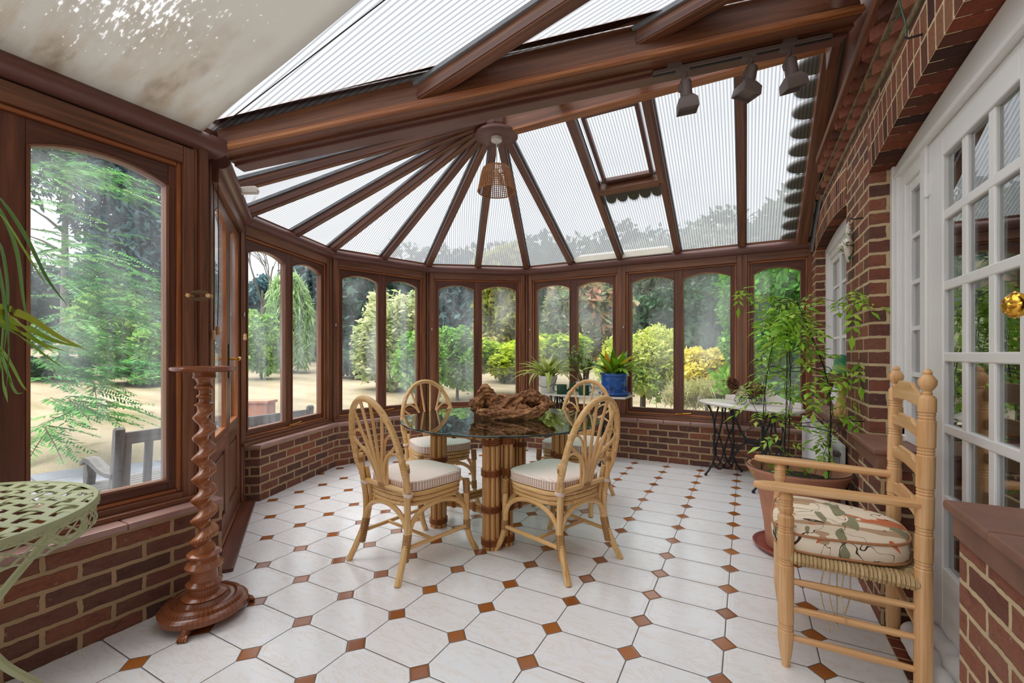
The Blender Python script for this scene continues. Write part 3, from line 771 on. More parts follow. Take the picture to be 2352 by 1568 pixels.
# ================================================================== house wall
wallr = struct(empty('wall_right'))
ex, ey, ez = V((1, 0, 0)), V((0, 1, 0)), V((0, 0, 1))
TW = .30; ZT = 2.60
O1 = (3.64, 5.10); O2 = (-.40, 3.02)
def seg_arch(y0, y1, zs, rise, n=20):
    return [(y, z) for y, z in arch_pts(y0, y1, zs, zs+rise, n)]
A1_ = seg_arch(*O1, 2.245, .055); A2_ = seg_arch(*O2, 2.235, .10, 30)
b = MB()
def wseg(poly, x0=XW, x1=XW+TW): b.prism(poly, (0, 0, 0), ey, ez, ex, x0, x1)
wseg([(5.10, -.1), (5.56, -.1), (5.56, ZT), (5.10, ZT)]); wseg([(3.02, -.1), (3.64, -.1), (3.64, ZT), (3.02, ZT)])
wseg([(3.64, -.1), (5.10, -.1), (5.10, .775), (3.64, .775)])
wseg([(5.10, ZT), (3.64, ZT)] + A1_); wseg([(3.02, ZT), (-.40, ZT)] + A2_); wseg([(-3.2, -.1), (-.40, -.1), (-.40, ZT), (-3.2, ZT)])
for i in range(len(b.g)): b.g[i] = (None, 0)
b.build('brickwork', MAT['brick_r'], wallr)
# dwarf walls either side of the house door with terracotta copings
ZC = .815
def dwarf(y0, y1, x0, x1):
    b = MB(); b.box(x0+.03, x1, y0+.03, y1-.03, -.1, ZC-.10)
    for i in range(len(b.g)): b.g[i] = (None, 0)
    d = struct(b.build('wall_dwarf', MAT['brick_r']))
    b = MB(); b.box(x0+.018, x1, y0+.018, y1-.018, ZC-.10, ZC-.028); b.build('fascia_tile', MAT['sill_r'], d, bevel=.004)
    b = MB(); n = max(1, round((y1-y0)/.27)); h = (y1-y0)/n
    for k in range(n): b.box(x0, x1, y0+k*h+.002, y0+(k+1)*h-.002, ZC-.028, ZC, col=random.random())
    b.build('coping_tile', MAT['sill_r'], d, bevel=.008)
    return d
dwarf(2.57, 3.06, .515, .72)
dwarf(-.40, 1.78, .52, .72)
b = MB(); n = 5
for k in range(n): b.box(.515, XW+.09, 3.64+k*1.46/n+.002, 3.64+(k+1)*1.46/n-.002, ZC-.03, ZC, col=random.random())
s5 = struct(b.build('trim_10', MAT['sill_r'], bevel=.008))
b = MB(); b.box(.545, XW+.02, 3.66, 5.08, ZC-.085, ZC-.03); b.build('fascia_tile', MAT['sill_r'], s5, bevel=.004)
# arches: two rings of bricks on end, standing a hair proud, and the soffit bricks behind them
def arch_rings(y0, y1, zs, rise, depth):
    h = rise; w = (y1-y0)/2; R = (w*w+h*h)/(2*h); c = V((0, (y0+y1)/2, zs+rise-R)); a = math.asin(w/R)
    f = MB(); so = MB(); n = int(2*a*R/.0745); da = 2*a/n
    for k in range(n):
        am = -a+da*(k+.5)
        e_r = V((0, math.sin(am), math.cos(am))); e_t = V((0, math.cos(am), -math.sin(am)))
        for ring in (0, 1):
            r0 = R+ring*.122+.001; r1 = r0+.112; sh = .0
            hw0 = da*r0/2-.0055; hw1 = da*r1/2-.0055
            f.prism([(r0, -hw0), (r0, hw0), (r1, hw1), (r1, -hw1)], c, e_r, e_t, ex, XW-.006, XW+.05, e_r, col=random.random())
        hw0 = da*R/2-.0045
        so.prism([(R-.004, -hw0), (R-.004, hw0), (R+.03, hw0), (R+.03, -hw0)], c, e_r, e_t, ex, XW-.004, XW+depth, ex, col=random.random())
    f.build('arch_ring', MAT['brick_u'], wallr, bevel=.004); so.build('soffit_brick', MAT['brick_sof'], wallr, bevel=.003)
    m = MB(); o = arch_pts(y0, y1, zs, zs+rise, 24)
    RR = R+.248; aa = math.asin(min(1, w/RR)); o2 = [((y0+y1)/2+RR*math.sin(-aa+2*aa*i/24), c.z+RR*math.cos(-aa+2*aa*i/24)) for i in range(25)]
    m.prism(o + list(reversed(o2)), (0, 0, 0), ey, ez, ex, XW-.0045, XW+.04); m.build('arch_mortar', MAT['mortar'], wallr)
random.seed(11)
arch_rings(*O1, 2.245, .055, .09); arch_rings(*O2, 2.235, .10, .12)
# corbelled dog-tooth courses and the weathered batten under the roof
def dogtooth(z0, z1, x, y0, y1):
    b = MB(); y = y0
    while y < y1:
        M = Matrix.Translation((x+.0, y, 0)) @ Matrix.Rotation(math.radians(45), 4, 'Z')
        b.box(-.052, .052, -.052, .052, z0, z1, None, M, random.random()); y += .152
        b.box(x+.028, x+.2, y-.152-.076+.03, y-.152+.076-.03+.045, z0, z1, None, None, random.random())
    b.build('dogtooth_course', MAT['brick_u'], wallr, bevel=.004)
b = MB(); b.box(XW-.012, XW+TW, -3.2, 5.5, ZT-.012, ZT+.022); b.box(XW-.045, XW+TW, -3.2, 5.0, ZT+.085, ZT+.103); b.box(XW+.02, XW+TW, -3.2, 5.5, ZT+.02, ZT+.20)
b.build('corbel_bed', MAT['mortar_dk'], wallr, bevel=.006)
dogtooth(ZT+.022, ZT+.085, XW+.028, -.6, 4.75); dogtooth(ZT+.103, ZT+.165, XW-.012, -.6, 4.40)
b = MB(); b.beam((XW-.085, -1, ZT+.185), (XW-.085, 4.22, ZT+.185), .035, .05); b.beam((XW-.05, -1, ZT+.182), (XW-.05, 4.20, ZT+.182), .05, .03)
bt = b.build('eaves_batten', MAT['batten'], wallr, bevel=.006)
# dark boarding between corbel and conservatory roof, brown gutter end, lead soaker
b = MB(); b.prism([(-3.2, ZT+.19), (4.75, ZT+.19), (3.45, 3.45), (2.9, 3.40), (-3.2, 3.40)], (0, 0, 0), ey, ez, ex, XW-.02, XW+.06)
b.build('gable_boarding', MAT['wood_dk'], wallr)
b = MB(); b.beam((.50, -3.0, 3.26), (.50, 3.0, 3.26), .06, .20); b.beam((.47, 2.9, 3.20), (.47, 3.4, 3.12), .05, .16); b.build('wall_plate_board', MAT['wood_dk'], wallr, bevel=.006)
b = MB(); b.tube([(.40, .2, 2.98), (.40, 2.62, 2.98)], .055, 16); b.build('gutter_tube', MAT['plast'], wallr, SM)
b = MB(); pts = [(5.42, 2.30), (5.50, 2.38), (4.75, 2.80), (4.25, 3.0), (4.2, 2.86), (4.55, 2.66), (5.0, 2.44), (5.22, 2.26)]
b.prism(pts, (0, 0, 0), ey, ez, ex, XW-.014, XW-.008); b.build('lead_soaker', MAT['lead'], wallr)
# ------------------------------------------------------------------ white joinery of the house
def house_window():
    root = struct(empty('window_10')); xf = XW+.075; y0, y1 = O1; zc = 2.245
    b = MB(); ap = arch_pts(y0, y1, 2.235, 2.29, 16)
    b.prism([(y0, ZC), (y0+.06, ZC), (y0+.06, 2.19)] + [(y1-.06, 2.19), (y1-.06, ZC), (y1, ZC)] + list(reversed(ap)), (0, 0, 0), ey, ez, ex, xf, xf+.10)
    b.box(xf, xf+.10, y0+.06, y1-.06, ZC, ZC+.06); b.box(xf+.02, xf+.10, y0+.06, y0+.10, ZC+.06, 2.19); b.box(xf+.02, xf+.10, y1-.10, y1-.06, ZC+.06, 2.19); b.box(xf+.02, xf+.10, y0+.1, y1-.1, 2.13, 2.19)
    b.build('window_frame', MAT['white'], root, bevel=.004)
    b = MB(); n = 3; a0, a1 = y0+.10, y1-.10; g = (a1-a0)/n
    for k in range(n):
        c0, c1 = a0+k*g, a0+(k+1)*g
        b.box(xf+.035, xf+.075, c0, c0+.045, ZC+.06, 2.13); b.box(xf+.035, xf+.075, c1-.045, c1, ZC+.06, 2.13)
        b.box(xf+.035, xf+.075, c0+.045, c1-.045, ZC+.06, ZC+.12); b.box(xf+.035, xf+.075, c0+.045, c1-.045, 2.08, 2.13)
        for j in range(1, 5): z = ZC+.12+j*(2.08-ZC-.12)/5; b.box(xf+.04, xf+.07, c0+.045, c1-.045, z-.012, z+.012)
    b.build('casement', MAT['white'], root, bevel=.003)
    g_ = MB(); g_.box(xf+.052, xf+.057, a0+.02, a1-.02, ZC+.08, 2.12); g_.build('pane', MAT['glass_h'], root)
house_window()
def house_door():
    root = struct(empty('door_2')); xf = XW+.085; y0, y1 = O2
    ys1, ys0 = 2.56, 1.72      # hinge side, lock side of the leaf
    zt = 2.165
    b = MB(); ap = arch_pts(y0, y1, 2.225, 2.325, 24)
    # head board filling the arch, outer jamb, mullion posts
    b.prism([(y0, 2.19), (y1, 2.19)] + list(reversed(ap)), (0, 0, 0), ey, ez, ex, xf+.012, xf+.12)
    b.box(xf, xf+.12, y1-.045, y1, ZC, 2.235); b.box(xf+.012, xf+.12, y1-.075, y1-.045, ZC, 2.19); b.box(xf+.02, xf+.12, ys1+.004, ys1+.075, 0, 2.19); b.box(xf+.02, xf+.12, ys0-.075, ys0-.004, 0, 2.19)
    b.box(xf+.004, xf+.12, y0, y1, 2.168, 2.195); b.box(xf+.0285, xf+.12, ys1+.06, y1-.06, 2.10, 2.18); b.box(xf+.028, xf+.12, ys1+.075, y1-.075, ZC, ZC+.07)
    b.box(xf+.028, xf+.12, y1-.14, y1-.06, ZC, 2.18)
    b.box(xf+.012, xf+.12, y0, ys0-.075, ZC, ZC+.07)
    b.box(xf+.014, xf+.12, y1-.15, y1-.001, ZC-.03, ZC+.03)
    b.build('door_frame', MAT['white'], root, bevel=.005)
    b = MB()   # casement beside the door
    c0, c1 = ys1+.075, y1-.14
    b.box(xf+.04, xf+.08, c0, c0+.05, ZC+.07, 2.10); b.box(xf+.04, xf+.08, c1-.045, c1, ZC+.07, 2.10); b.box(xf+.04, xf+.08, c0+.05, c1-.045, ZC+.07, ZC+.11); b.box(xf+.04, xf+.08, c0+.05, c1-.045, 2.05, 2.10)
    for j in range(1, 5): z = ZC+.11+j*(2.05-ZC-.11)/5; b.box(xf+.045, xf+.075, c0+.05, c1-.045, z-.011, z+.011)
    sl = b.build('side_casement', MAT['white'], root, bevel=.003)
    g = MB(); g.box(xf+.058, xf+.062, c0+.03, c1-.03, ZC+.09, 2.08); g.build('pane', MAT['glass_h'], sl)
    # the glazed leaf: three columns, six rows
    b = MB(); xl, xr = xf+.03, xf+.072
    gy1, gy0 = ys1-.155, ys0+.115; gz0, gz1 = .385, 2.055
    b.box(xl, xr, gy1, ys1, .02, zt); b.box(xl, xr, ys0, gy0, .02, zt); b.box(xl, xr, gy0, gy1, .02, gz0); b.box(xl, xr, gy0, gy1, gz1, zt)
    n = 3; g_ = (gy1-gy0-2*.045)/3
    for k in (1, 2): y = gy0+k*g_+(k-1)*.045; b.box(xl+.006, xr-.006, y, y+.045, gz0, gz1)
    for z in (.66, .948, 1.238, 1.527, 1.815): b.box(xl+.004, xr-.004, gy0, gy1, z-.019, z+.019)
    leaf = b.build('door_leaf', MAT['white'], root, bevel=.005)
    g = MB(); g.box(xl+.018, xl+.022, gy0+.002, gy1-.002, gz0+.002, gz1-.002); g.build('pane', MAT['glass_h'], leaf)
    for z in (.60, 1.99):
        h = MB(); h.tube([(xl-.006, ys1+.004, z-.05), (xl-.006, ys1+.004, z+.05)], .009, 10); h.box(xl-.003, xl+.002, ys1-.03, ys1+.035, z-.048, z+.048); h.build('hinge', MAT['white'], leaf)
    k = MB(); Mk = Matrix.Rotation(-math.pi/2, 4, 'Y'); c = V((xl, 1.72, 1.385))
    k.lathe([(.034, 0), (.034, .006), (.022, .010), (.014, .022), (.016, .03), (.030, .036), (.036, .048), (.034, .060), (.024, .070), (.0001, .074)], c, 20, M=Mk)
    for q in range(8):
        an = q*math.pi/4; k.tube([c+V((-.05, .034*math.cos(an), .034*math.sin(an))), c+V((-.071, .016*math.cos(an), .016*math.sin(an)))], .006, 6)
    k.build('door_knob', MAT['brass'], leaf, SM)
    # the dim inner room behind the panes
    return root
house_door()
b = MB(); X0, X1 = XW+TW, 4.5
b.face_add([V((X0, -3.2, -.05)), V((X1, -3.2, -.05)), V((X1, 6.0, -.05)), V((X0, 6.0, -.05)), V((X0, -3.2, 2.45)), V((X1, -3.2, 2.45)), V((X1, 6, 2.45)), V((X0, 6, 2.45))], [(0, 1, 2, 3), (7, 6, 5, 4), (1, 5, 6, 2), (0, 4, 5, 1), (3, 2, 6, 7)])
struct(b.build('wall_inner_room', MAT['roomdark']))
# ================================================================== rattan chairs
def facing(f): return math.atan2(-f.x, f.y)
def make_chair(name):
    r = empty(name)
    # back posts / legs and hoop
    def hoop_pt(t):   # t in -1..1 along the hoop
        an = math.pi*(t+1)/2
        z = .60+.40*math.sin(an)**.82; x = -.235*math.cos(an)*(1 if True else 1)
        y = -.235-.13*((z-.45)/.55)**1.1
        return V((x, y, z))
    hp = [V((-.212, -.222, .44)), V((-.222, -.235, .52))] + [hoop_pt(-1+2*i/22) for i in range(23)] + [V((.222, -.235, .52)), V((.212, -.222, .44))]
    b = MB(); b.tube(hp, .0185, 9); b.build('back_hoop', MAT['cane'], r, SM)
    for s in (-1, 1):
        b = MB(); b.tube(bez([V((s*.226, -.248, .64)), V((s*.216, -.236, .50)), V((s*.206, -.222, .36)), V((s*.208, -.228, .22)), V((s*.226, -.275, .09)), V((s*.243, -.318, 0))], 5), .0185, 9)
        b.tube(bez([V((s*.196, -.222, .56)), V((s*.190, -.206, .45)), V((s*.186, -.200, .36)), V((s*.198, -.216, .23))], 5), .013, 8)
        lg = b.build('leg', MAT['cane'], r, SM)
        sleeve((s*.214, -.250, .10), (s*.205, -.220, .24), .0225, 10, lg); sleeve((s*.219, -.243, .59), (s*.221, -.246, .618), .021, 3, lg)
        b = MB(); b.tube(bez([V((s*.225, .215, .45)), V((s*.226, .222, .30)), V((s*.226, .222, .18)), V((s*.234, .245, .08)), V((s*.25, .285, 0))], 6), .018, 9)
        lg = b.build('leg', MAT['cane'], r, SM)
        sleeve((s*.226, .222, .375), (s*.225, .216, .462), .0205, 7, lg); sleeve((s*.227, .224, .145), (s*.226, .222, .205), .0205, 5, lg)
    # fan of canes in the back
    b = MB(); base = V((0, -.232, .47))
    for j, t in enumerate((-.80, -.42, -.13, .13, .42, .80)):
        x0 = (-.5+j/5)*.075; e = hoop_pt(t*.98)
        yy = lambda z: -.240-.13*max(0, (z-.45)/.55)**1.1
        mid = V((x0*1.5 + e.x*.16, yy(.66), .66)); m2 = V((x0*1.4+e.x*.55, yy(.66+(e.z-.66)*.55), .66+(e.z-.66)*.60))
        b.tube(bez([V((x0, -.238, .465)), V((x0*1.15, yy(.56), .56)), mid, m2, e], 5), .0092, 6)
    for s in (-1, 1):
        e = hoop_pt(s*.985); e = V((s*.228, -.255, .655))
        b.tube(bez([V((s*.045, -.238, .465)), V((s*.056, -.252, .58)), V((s*.085, -.265, .655)), V((s*.15, -.27, .69)), e], 5), .0078, 6)
        e2 = hoop_pt(s*.88)
        b.tube(bez([V((s*.030, -.238, .465)), V((s*.048, -.262, .62)), V((s*.09, -.29, .745)), V((s*.16, -.305, .80)), hoop_pt(s*.78)], 5), .0078, 6)
    fan = b.build('back_fan', MAT['cane'], r, SM)
    w = MB(); vs = []; nn = 14
    for i in range(13):
        f = 1.0 if i % 3 else .93
        vs += [V((.056*f*math.cos(2*math.pi*q/nn), -.238+.019*f*math.sin(2*math.pi*q/nn), .463+.0032*i)) for q in range(nn)]
    w.face_add(vs, [(i*nn+k, i*nn+(k+1) % nn, (i+1)*nn+(k+1) % nn, (i+1)*nn+k) for i in range(12) for k in range(nn)] + [tuple(reversed(range(nn))), tuple(12*nn+k for k in range(nn))], V((1, 0, 0)))
    w.build('binding', MAT['bind'], fan, SM)
    # seat rim: three stacked bent canes
    def rim(z, gx=0.0, n=44):
        out = []
        for i in range(n):
            an = 2*math.pi*i/n; c, s = math.cos(an), math.sin(an); p = 3.4
            rr = (abs(c)**p+abs(s)**p)**(-1/p)
            y = rr*s*.222; x = rr*c*(.222+gx)*(1-.06*(.222-y)/.444)
            out.append(V((x, y, z)))
        return out
    b = MB()
    for z, g in ((.452, .012), (.424, .006), (.396, .0)): b.tube(rim(z, g), .0145, 7, closed=True)
    ps = rim(.44)
    b.face_add([V((p.x*.97, p.y*.97, .448)) for p in ps], [tuple(range(len(ps)))], V((0, 1, 0)))
    b.tube(bez([V((-.20, -.222, .475)), V((-.1, -.236, .482)), V((.1, -.236, .482)), V((.20, -.222, .475))], 5), .016, 8)
    b.build('seat_frame', MAT['cane'], r, SM)
    # arched braces below the seat on four sides
    b = MB()
    cs = [(-.212, -.225), (.212, -.225), (.226, .222), (-.226, .222)]
    for i in range(4):
        a, c = V((*cs[i], 0)), V((*cs[(i+1) % 4], 0)); pts = []
        for k in range(15):
            t = k/14; an = math.pi*t; p = a.lerp(c, .5-.5*math.cos(an)*.97) ; p.z = .215+.165*math.sin(an)**.8; pts.append(p)
        b.tube(pts, .0145, 8)
    b.build('arched_brace', MAT['cane'], r, SM)
    b = MB(); b.tube([(-.21, -.226, .165), (-.228, .224, .165)], .0125, 8); b.tube([(.21, -.226, .165), (.228, .224, .165)], .0125, 8); b.tube([(-.21, -.05, .165), (.21, -.05, .165)], .0105, 8)
    b.build('stretcher', MAT['cane'], r, SM)
    # cushion
    b = MB(); n = 48; prof = [(.90, .468), (.985, .470), (1.0, .476), (1.0, .515), (.985, .523), (.93, .528), (.60, .533), (.2, .535)]
    ring = []
    for i in range(n):
        an = 2*math.pi*i/n; c, s = math.cos(an), math.sin(an); p = 4.2; rr = (abs(c)**p+abs(s)**p)**(-1/p)
        y = rr*s*.226; x = rr*c*.236*(1-.09*(.226-y)/.452); ring.append((x, y))
    vs = []; 
    for f, z in prof:
        for x, y in ring: vs.append(V((x*f, y*f+.006, z + .004*math.sin(9*x)*math.sin(7*y)*(1 if f < .97 else 0))))
    fs = [(i*n+k, i*n+(k+1) % n, (i+1)*n+(k+1) % n, (i+1)*n+k) for i in range(len(prof)-1) for k in range(n)]
    fs += [tuple(reversed(range(n))), tuple((len(prof)-1)*n+k for k in range(n))]
    b.face_add(vs, fs, V((1, 0, 0))); cu = b.build('seat_cushion', MAT['stripe'], r, math.radians(50))
    b = MB()
    b.tube([V((x*1.004, y*1.004+.006, .519)) for x, y in ring], .0028, 5, closed=True); b.tube([V((x*1.004, y*1.004+.006, .472)) for x, y in ring], .0028, 5, closed=True)
    b.build('piping', MAT['cloth'], cu, SM)
    for s in (-1, 1):
        b = MB(); c0 = V((s*.212, -.226, .468)); pts = [c0+V((.030*math.cos(a), .026*math.sin(a), -.006*math.cos(a*1))) for a in [i*math.pi/8 for i in range(16)]]
        n_ = len(pts); vs = [p-V((0, 0, .010)) for p in pts] + [p+V((0, 0, .010)) for p in pts]
        b.face_add(vs, [(i, (i+1) % n_, n_+(i+1) % n_, n_+i) for i in range(n_)], V((1, 0, 0)))
        t_ = b.build('tie', MAT['cloth'], cu, SM); so_ = t_.modifiers.new('solid', 'SOLIDIFY'); so_.thickness = .003
    return r
ch = [None]*4
ch[0] = make_chair('rattan_dining_chair')
for i in (1, 2, 3): ch[i] = copy_tree(ch[0])
def camdir(X, Y): return W(X, Y) - W(0, 0)
places = [(V((-1.83, 2.15, 0)), V((.195, .98, 0))), (V((-1.06, 2.565, 0)), V((-.94, .34, 0))), (W(-.62, 3.72), camdir(.49, -.87)), (W(.53, 3.74), camdir(-.5, -.866))]
labs = ['striped-cushion rattan chair left of the front table leg, back to the garden doors',
        'striped-cushion rattan chair right of the front table leg, seen from behind its oval back',
        'rattan chair behind the glass table, round back in front of the bay corner post',
        'rattan chair behind the glass table, round back against the marble plant table']
for c, (p, f), la_ in zip(ch, places, labs):
    c.location = p; c.rotation_euler = (0, 0, facing(f)); tag(c, la_, 'chair', 'rattan chairs around the glass table')
# ================================================================== glass-topped cane table
def dining_table():
    C0 = W(-.09, 3.30); r = empty('dining_table', C0)
    tag(r, 'round glass-topped dining table on bundled cane legs in the middle of the room', 'table')
    zt = .745
    b = MB(); R = .755
    gc = W(-.085, 3.40)-C0
    b.lathe([(.0001, zt), (R-.004, zt), (R-.004, zt+.012), (.0001, zt+.012)], gc, 96, caps=False)
    top = b.build('glass_top', MAT['tglass'], r)
    b = MB(); b.lathe([(R-.004, zt), (R, zt+.003), (R, zt+.009), (R-.004, zt+.012)], gc, 96, caps=False); b.build('glass_edge', MAT['tedge'], top, SM)
    L = [W(-.135, 2.84)-C0, W(-.535, 3.20)-C0, W(.0, 3.76)-C0, W(.36, 3.38)-C0]
    for i, p in enumerate(L):
        b = MB(); tang = V((-p.y, p.x, 0)).normalized()
        q = p + tang*(.092 if i == 0 else -.075) - p.normalized()*(-.0 if i else -.0) + (V((0, 0, 0)) if i else -p.normalized()*.06)
        cs = [(p, .043, 8), (q, .034, 6)]
        for c, rr, n in cs:
            for k in range(n):
                an = 2*math.pi*k/n; x = c+V((rr*math.cos(an), rr*math.sin(an), 0)); b.tube([x+V((0, 0, 0)), x+V((0, 0, zt-.002))], .0165 if rr > .04 else .0145, 8)
            b.tube([c+V((0, 0, .02)), c+V((0, 0, zt-.004))], rr*.75, 8)
        lg = b.build('leg', MAT['cane_dk'], r, SM)
        for c, rr, n in cs:
            for z in (.025, .235, .465, .662): sleeve(c+V((0, 0, z)), c+V((0, 0, z+.045)), rr+.0165, 4, lg, 'bind_dk', k=18)
            sleeve(c+V((0, 0, .716)), c+V((0, 0, .742)), rr+.0165, 2, lg, 'bind_dk', k=18)
    for z0, bow in ((.655, .30), (.155, .30)):
        b = MB(); ww = []
        for i in range(4):
            a, c = L[i], L[(i+1) % 4]; m = (a+c)/2; h = .085 if z0 > .5 else .065
            for j in range(4 if z0 > .5 else 3):
                b.tube([a.lerp(c, t) - m*(bow*4*t*(1-t)) + V((0, 0, z0+.021*j)) for t in [k/12 for k in range(13)]], .0108, 6)
            for t in (.18, .5, .82):
                cc = a.lerp(c, t) - m*(bow*4*t*(1-t)); d = (c-a).normalized(); ww.append((cc, d, V((-d.y, d.x, 0)), h))
        rl = b.build('curved_rail', MAT['cane_dk'], r, SM)
        for cc, d, n_, h in ww:
            w = MB(); w.prism([(-.014, z0-.014), (.014, z0-.014), (.014, z0-.014+h), (-.014, z0-.014+h)], cc, n_, V((0, 0, 1)), d, -.016, .016, n_); w.build('binding', MAT['bind_dk'], rl, None, bevel=.004)
    return r
dining_table()
# ================================================================== driftwood
def driftwood():
    random.seed(21); zt = .757
    c0 = W(.0, 3.42); r = empty('driftwood', (c0.x, c0.y, zt)); 
    e = camdir(1, 0); f = camdir(0, 1); up = V((0, 0, 1))
    P = lambda x, y, z: e*x+f*y+up*z
    b = MB()
    def gn(pts, r0, r1, seed):
        pts = bez([P(*p) for p in pts], 12); m = len(pts); n = 26; vs = []; d0, s0, t0 = frame_of(pts[1]-pts[0])
        for i in range(m):
            t = i/(m-1); d = (pts[min(i+1, m-1)]-pts[max(i-1, 0)]).normalized(); s0 = (s0-d*s0.dot(d)).normalized(); t1 = d.cross(s0)
            r_ = (r0+(r1-r0)*t)*(1+.30*mnoise.noise(V((seed, t*6, 0)))+.16*mnoise.noise(V((seed+5, t*17, 0))))*(.55+.45*min(1, 8*t, 8*(1-t)))
            for k in range(n):
                an = 2*math.pi*k/n; tw = an+3.0*t+1.5*mnoise.noise(V((seed+9, t*3, 0)))
                f = 1+.16*math.sin(5*tw)+.10*math.sin(9*tw+seed)+.20*mnoise.noise(V((math.cos(an)*1.5+seed, math.sin(an)*1.5, t*9)))
                vs.append(pts[i]+(s0*math.cos(an)+t1*math.sin(an))*r_*f)
        b.face_add(vs, [(i*n+k, i*n+(k+1) % n, (i+1)*n+(k+1) % n, (i+1)*n+k) for i in range(m-1) for k in range(n)] + [tuple(reversed(range(n))), tuple((m-1)*n+k for k in range(n))], d0)
    gn([(-.27, -.04, .05), (-.15, -.10, .035), (.02, -.12, .035), (.16, -.10, .045), (.235, -.04, .07)], .035, .045, 1)
    gn([(-.28, 0, .06), (-.24, .02, .14), (-.21, .01, .21), (-.165, -.01, .17), (-.12, -.03, .10)], .045, .04, 2)
    gn([(-.17, -.03, .09), (-.08, -.05, .09), (0, -.03, .12), (.07, 0, .14), (.14, 0, .15), (.21, -.01, .135)], .045, .05, 3)
    gn([(-.22, .03, .10), (-.12, .03, .14), (-.04, .04, .13), (.06, .05, .13), (.16, .04, .165), (.23, .03, .15)], .035, .045, 4)
    gn([(.12, 0, .16), (.20, .02, .155), (.27, .03, .12), (.30, .0, .10), (.335, .02, .105)], .042, .018, 5)
    gn([(.24, .0, .13), (.25, -.05, .09), (.20, -.09, .06)], .035, .03, 6)
    gn([(-.29, -.01, .05), (-.30, .0, .11), (-.26, .04, .13)], .03, .03, 7)
    gn([(-.24, .05, .05), (-.05, .09, .05), (.12, .09, .06), (.24, .04, .09)], .045, .05, 8)
    gn([(.05, .03, .13), (.08, .0, .17), (.14, .01, .19), (.20, .02, .175)], .02, .03, 9)
    gn([(-.02, -.09, .06), (.05, -.06, .08), (.13, -.06, .08)], .03, .03, 10)
    o = b.build('gnarled_root', MAT['drift'], r, 3.2)
    m = o.modifiers.new('remesh', 'REMESH'); m.mode = 'VOXEL'; m.voxel_size = .0045; m.use_smooth_shade = True
    t = bpy.data.textures.new('gnarl', 'CLOUDS'); t.noise_scale = .03; t.noise_depth = 3
    d = o.modifiers.new('disp', 'DISPLACE'); d.texture = t; d.strength = .012; d.mid_level = .5
    t2 = bpy.data.textures.new('grain', 'WOOD'); t2.wood_type = 'BANDNOISE'; t2.noise_scale = .03; t2.turbulence = 6
    d = o.modifiers.new('disp2', 'DISPLACE'); d.texture = t2; d.strength = .006; d.mid_level = .5
    tag(r, 'gnarled brown driftwood root lying on the glass tabletop', 'driftwood')
driftwood()
# ================================================================== barley-twist stand
def twist_stand():
    p = V((-2.285, 1.16, 0)); r = empty('plant_stand', p); r.scale = (.96, .96, 1)
    tag(r, 'tall dark barley-twist plant stand on claw feet against the left brick wall', 'plant stand')
    b = MB(); b.lathe([(.0001, .03), (.17, .03), (.186, .038), (.188, .062), (.176, .072), (.168, .074), (.160, .088), (.140, .094), (.128, .088), (.112, .090), (.098, .104), (.0001, .106)], n=56, caps=False)
    b.build('base', MAT['turned'], r, math.radians(30))
    b = MB(); b.lathe([(.092, .10), (.096, .11), (.084, .118), (.066, .124), (.067, .150), (.076, .158), (.078, .168), (.066, .176), (.058, .182), (.056, .222), (.060, .230), (.078, .238), (.082, .250), (.070, .262), (.062, .270), (.058, .286), (.064, .292), (.074, .298), (.074, .306), (.060, .314), (.03, .316)], n=40)
    b.build('pedestal', MAT['turned'], r, math.radians(30))
    z0, z1, pit = .312, 1.005, .098; vs = []; n = 24; m = 210
    for i in range(m+1):
        t = i/m; z = z0+(z1-z0)*t; ph = 2*math.pi*z/pit; env = min(1, t*14, (1-t)*14); rc = .044-.011*t; q_ = .0185*env*(1-.22*t)
        for k in range(n):
            an = 2*math.pi*k/n; vs.append(V((rc*math.cos(an)+q_*math.cos(ph), rc*math.sin(an)+q_*math.sin(ph), z)))
    b = MB(); b.face_add(vs, [(i*n+k, i*n+(k+1) % n, (i+1)*n+(k+1) % n, (i+1)*n+k) for i in range(m) for k in range(n)], V((0, 0, 1)))
    b.build('twisted_column', MAT['turned'], r, 3.2)
    b = MB(); b.lathe([(.020, 1.0), (.040, 1.006), (.041, 1.014), (.024, 1.022), (.022, 1.038), (.034, 1.046), (.034, 1.054), (.022, 1.062), (.024, 1.078), (.040, 1.088), (.041, 1.098), (.030, 1.106), (.030, 1.114), (.036, 1.124), (.042, 1.132), (.048, 1.136), (.050, 1.142), (.048, 1.146), (.048, 1.168)], n=36)
    b.build('neck', MAT['turned'], r, math.radians(30))
    b = MB(); b.lathe([(.0001, 1.165), (.115, 1.166), (.136, 1.174), (.142, 1.182), (.138, 1.189), (.128, 1.191), (.124, 1.187), (.118, 1.190), (.0001, 1.190)], n=56, caps=False); b.build('round_top', MAT['turned'], r, math.radians(30))
    for k in range(3):
        a = math.radians(-60+120*k+10); d = V((math.cos(a), math.sin(a), 0)); s = V((-d.y, d.x, 0))
        b = MB(); b.tube(bez([d*.155+V((0, 0, .034)), d*.18+V((0, 0, .026)), d*.196+V((0, 0, .014))], 4), [.020]*3+[.018]*3+[.015]*3, 10)
        for q in (-1.2, -.4, .4, 1.2): b.tube(bez([d*.19+s*(q*.008)+V((0, 0, .018)), d*.206+s*(q*.012)+V((0, 0, .014)), d*.216+s*(q*.014)+V((0, 0, .004))], 3), [.009, .009, .009, .008, .008, .007, .005], 7)
        b.build('claw_foot', MAT['turned'], r, SM)
twist_stand()
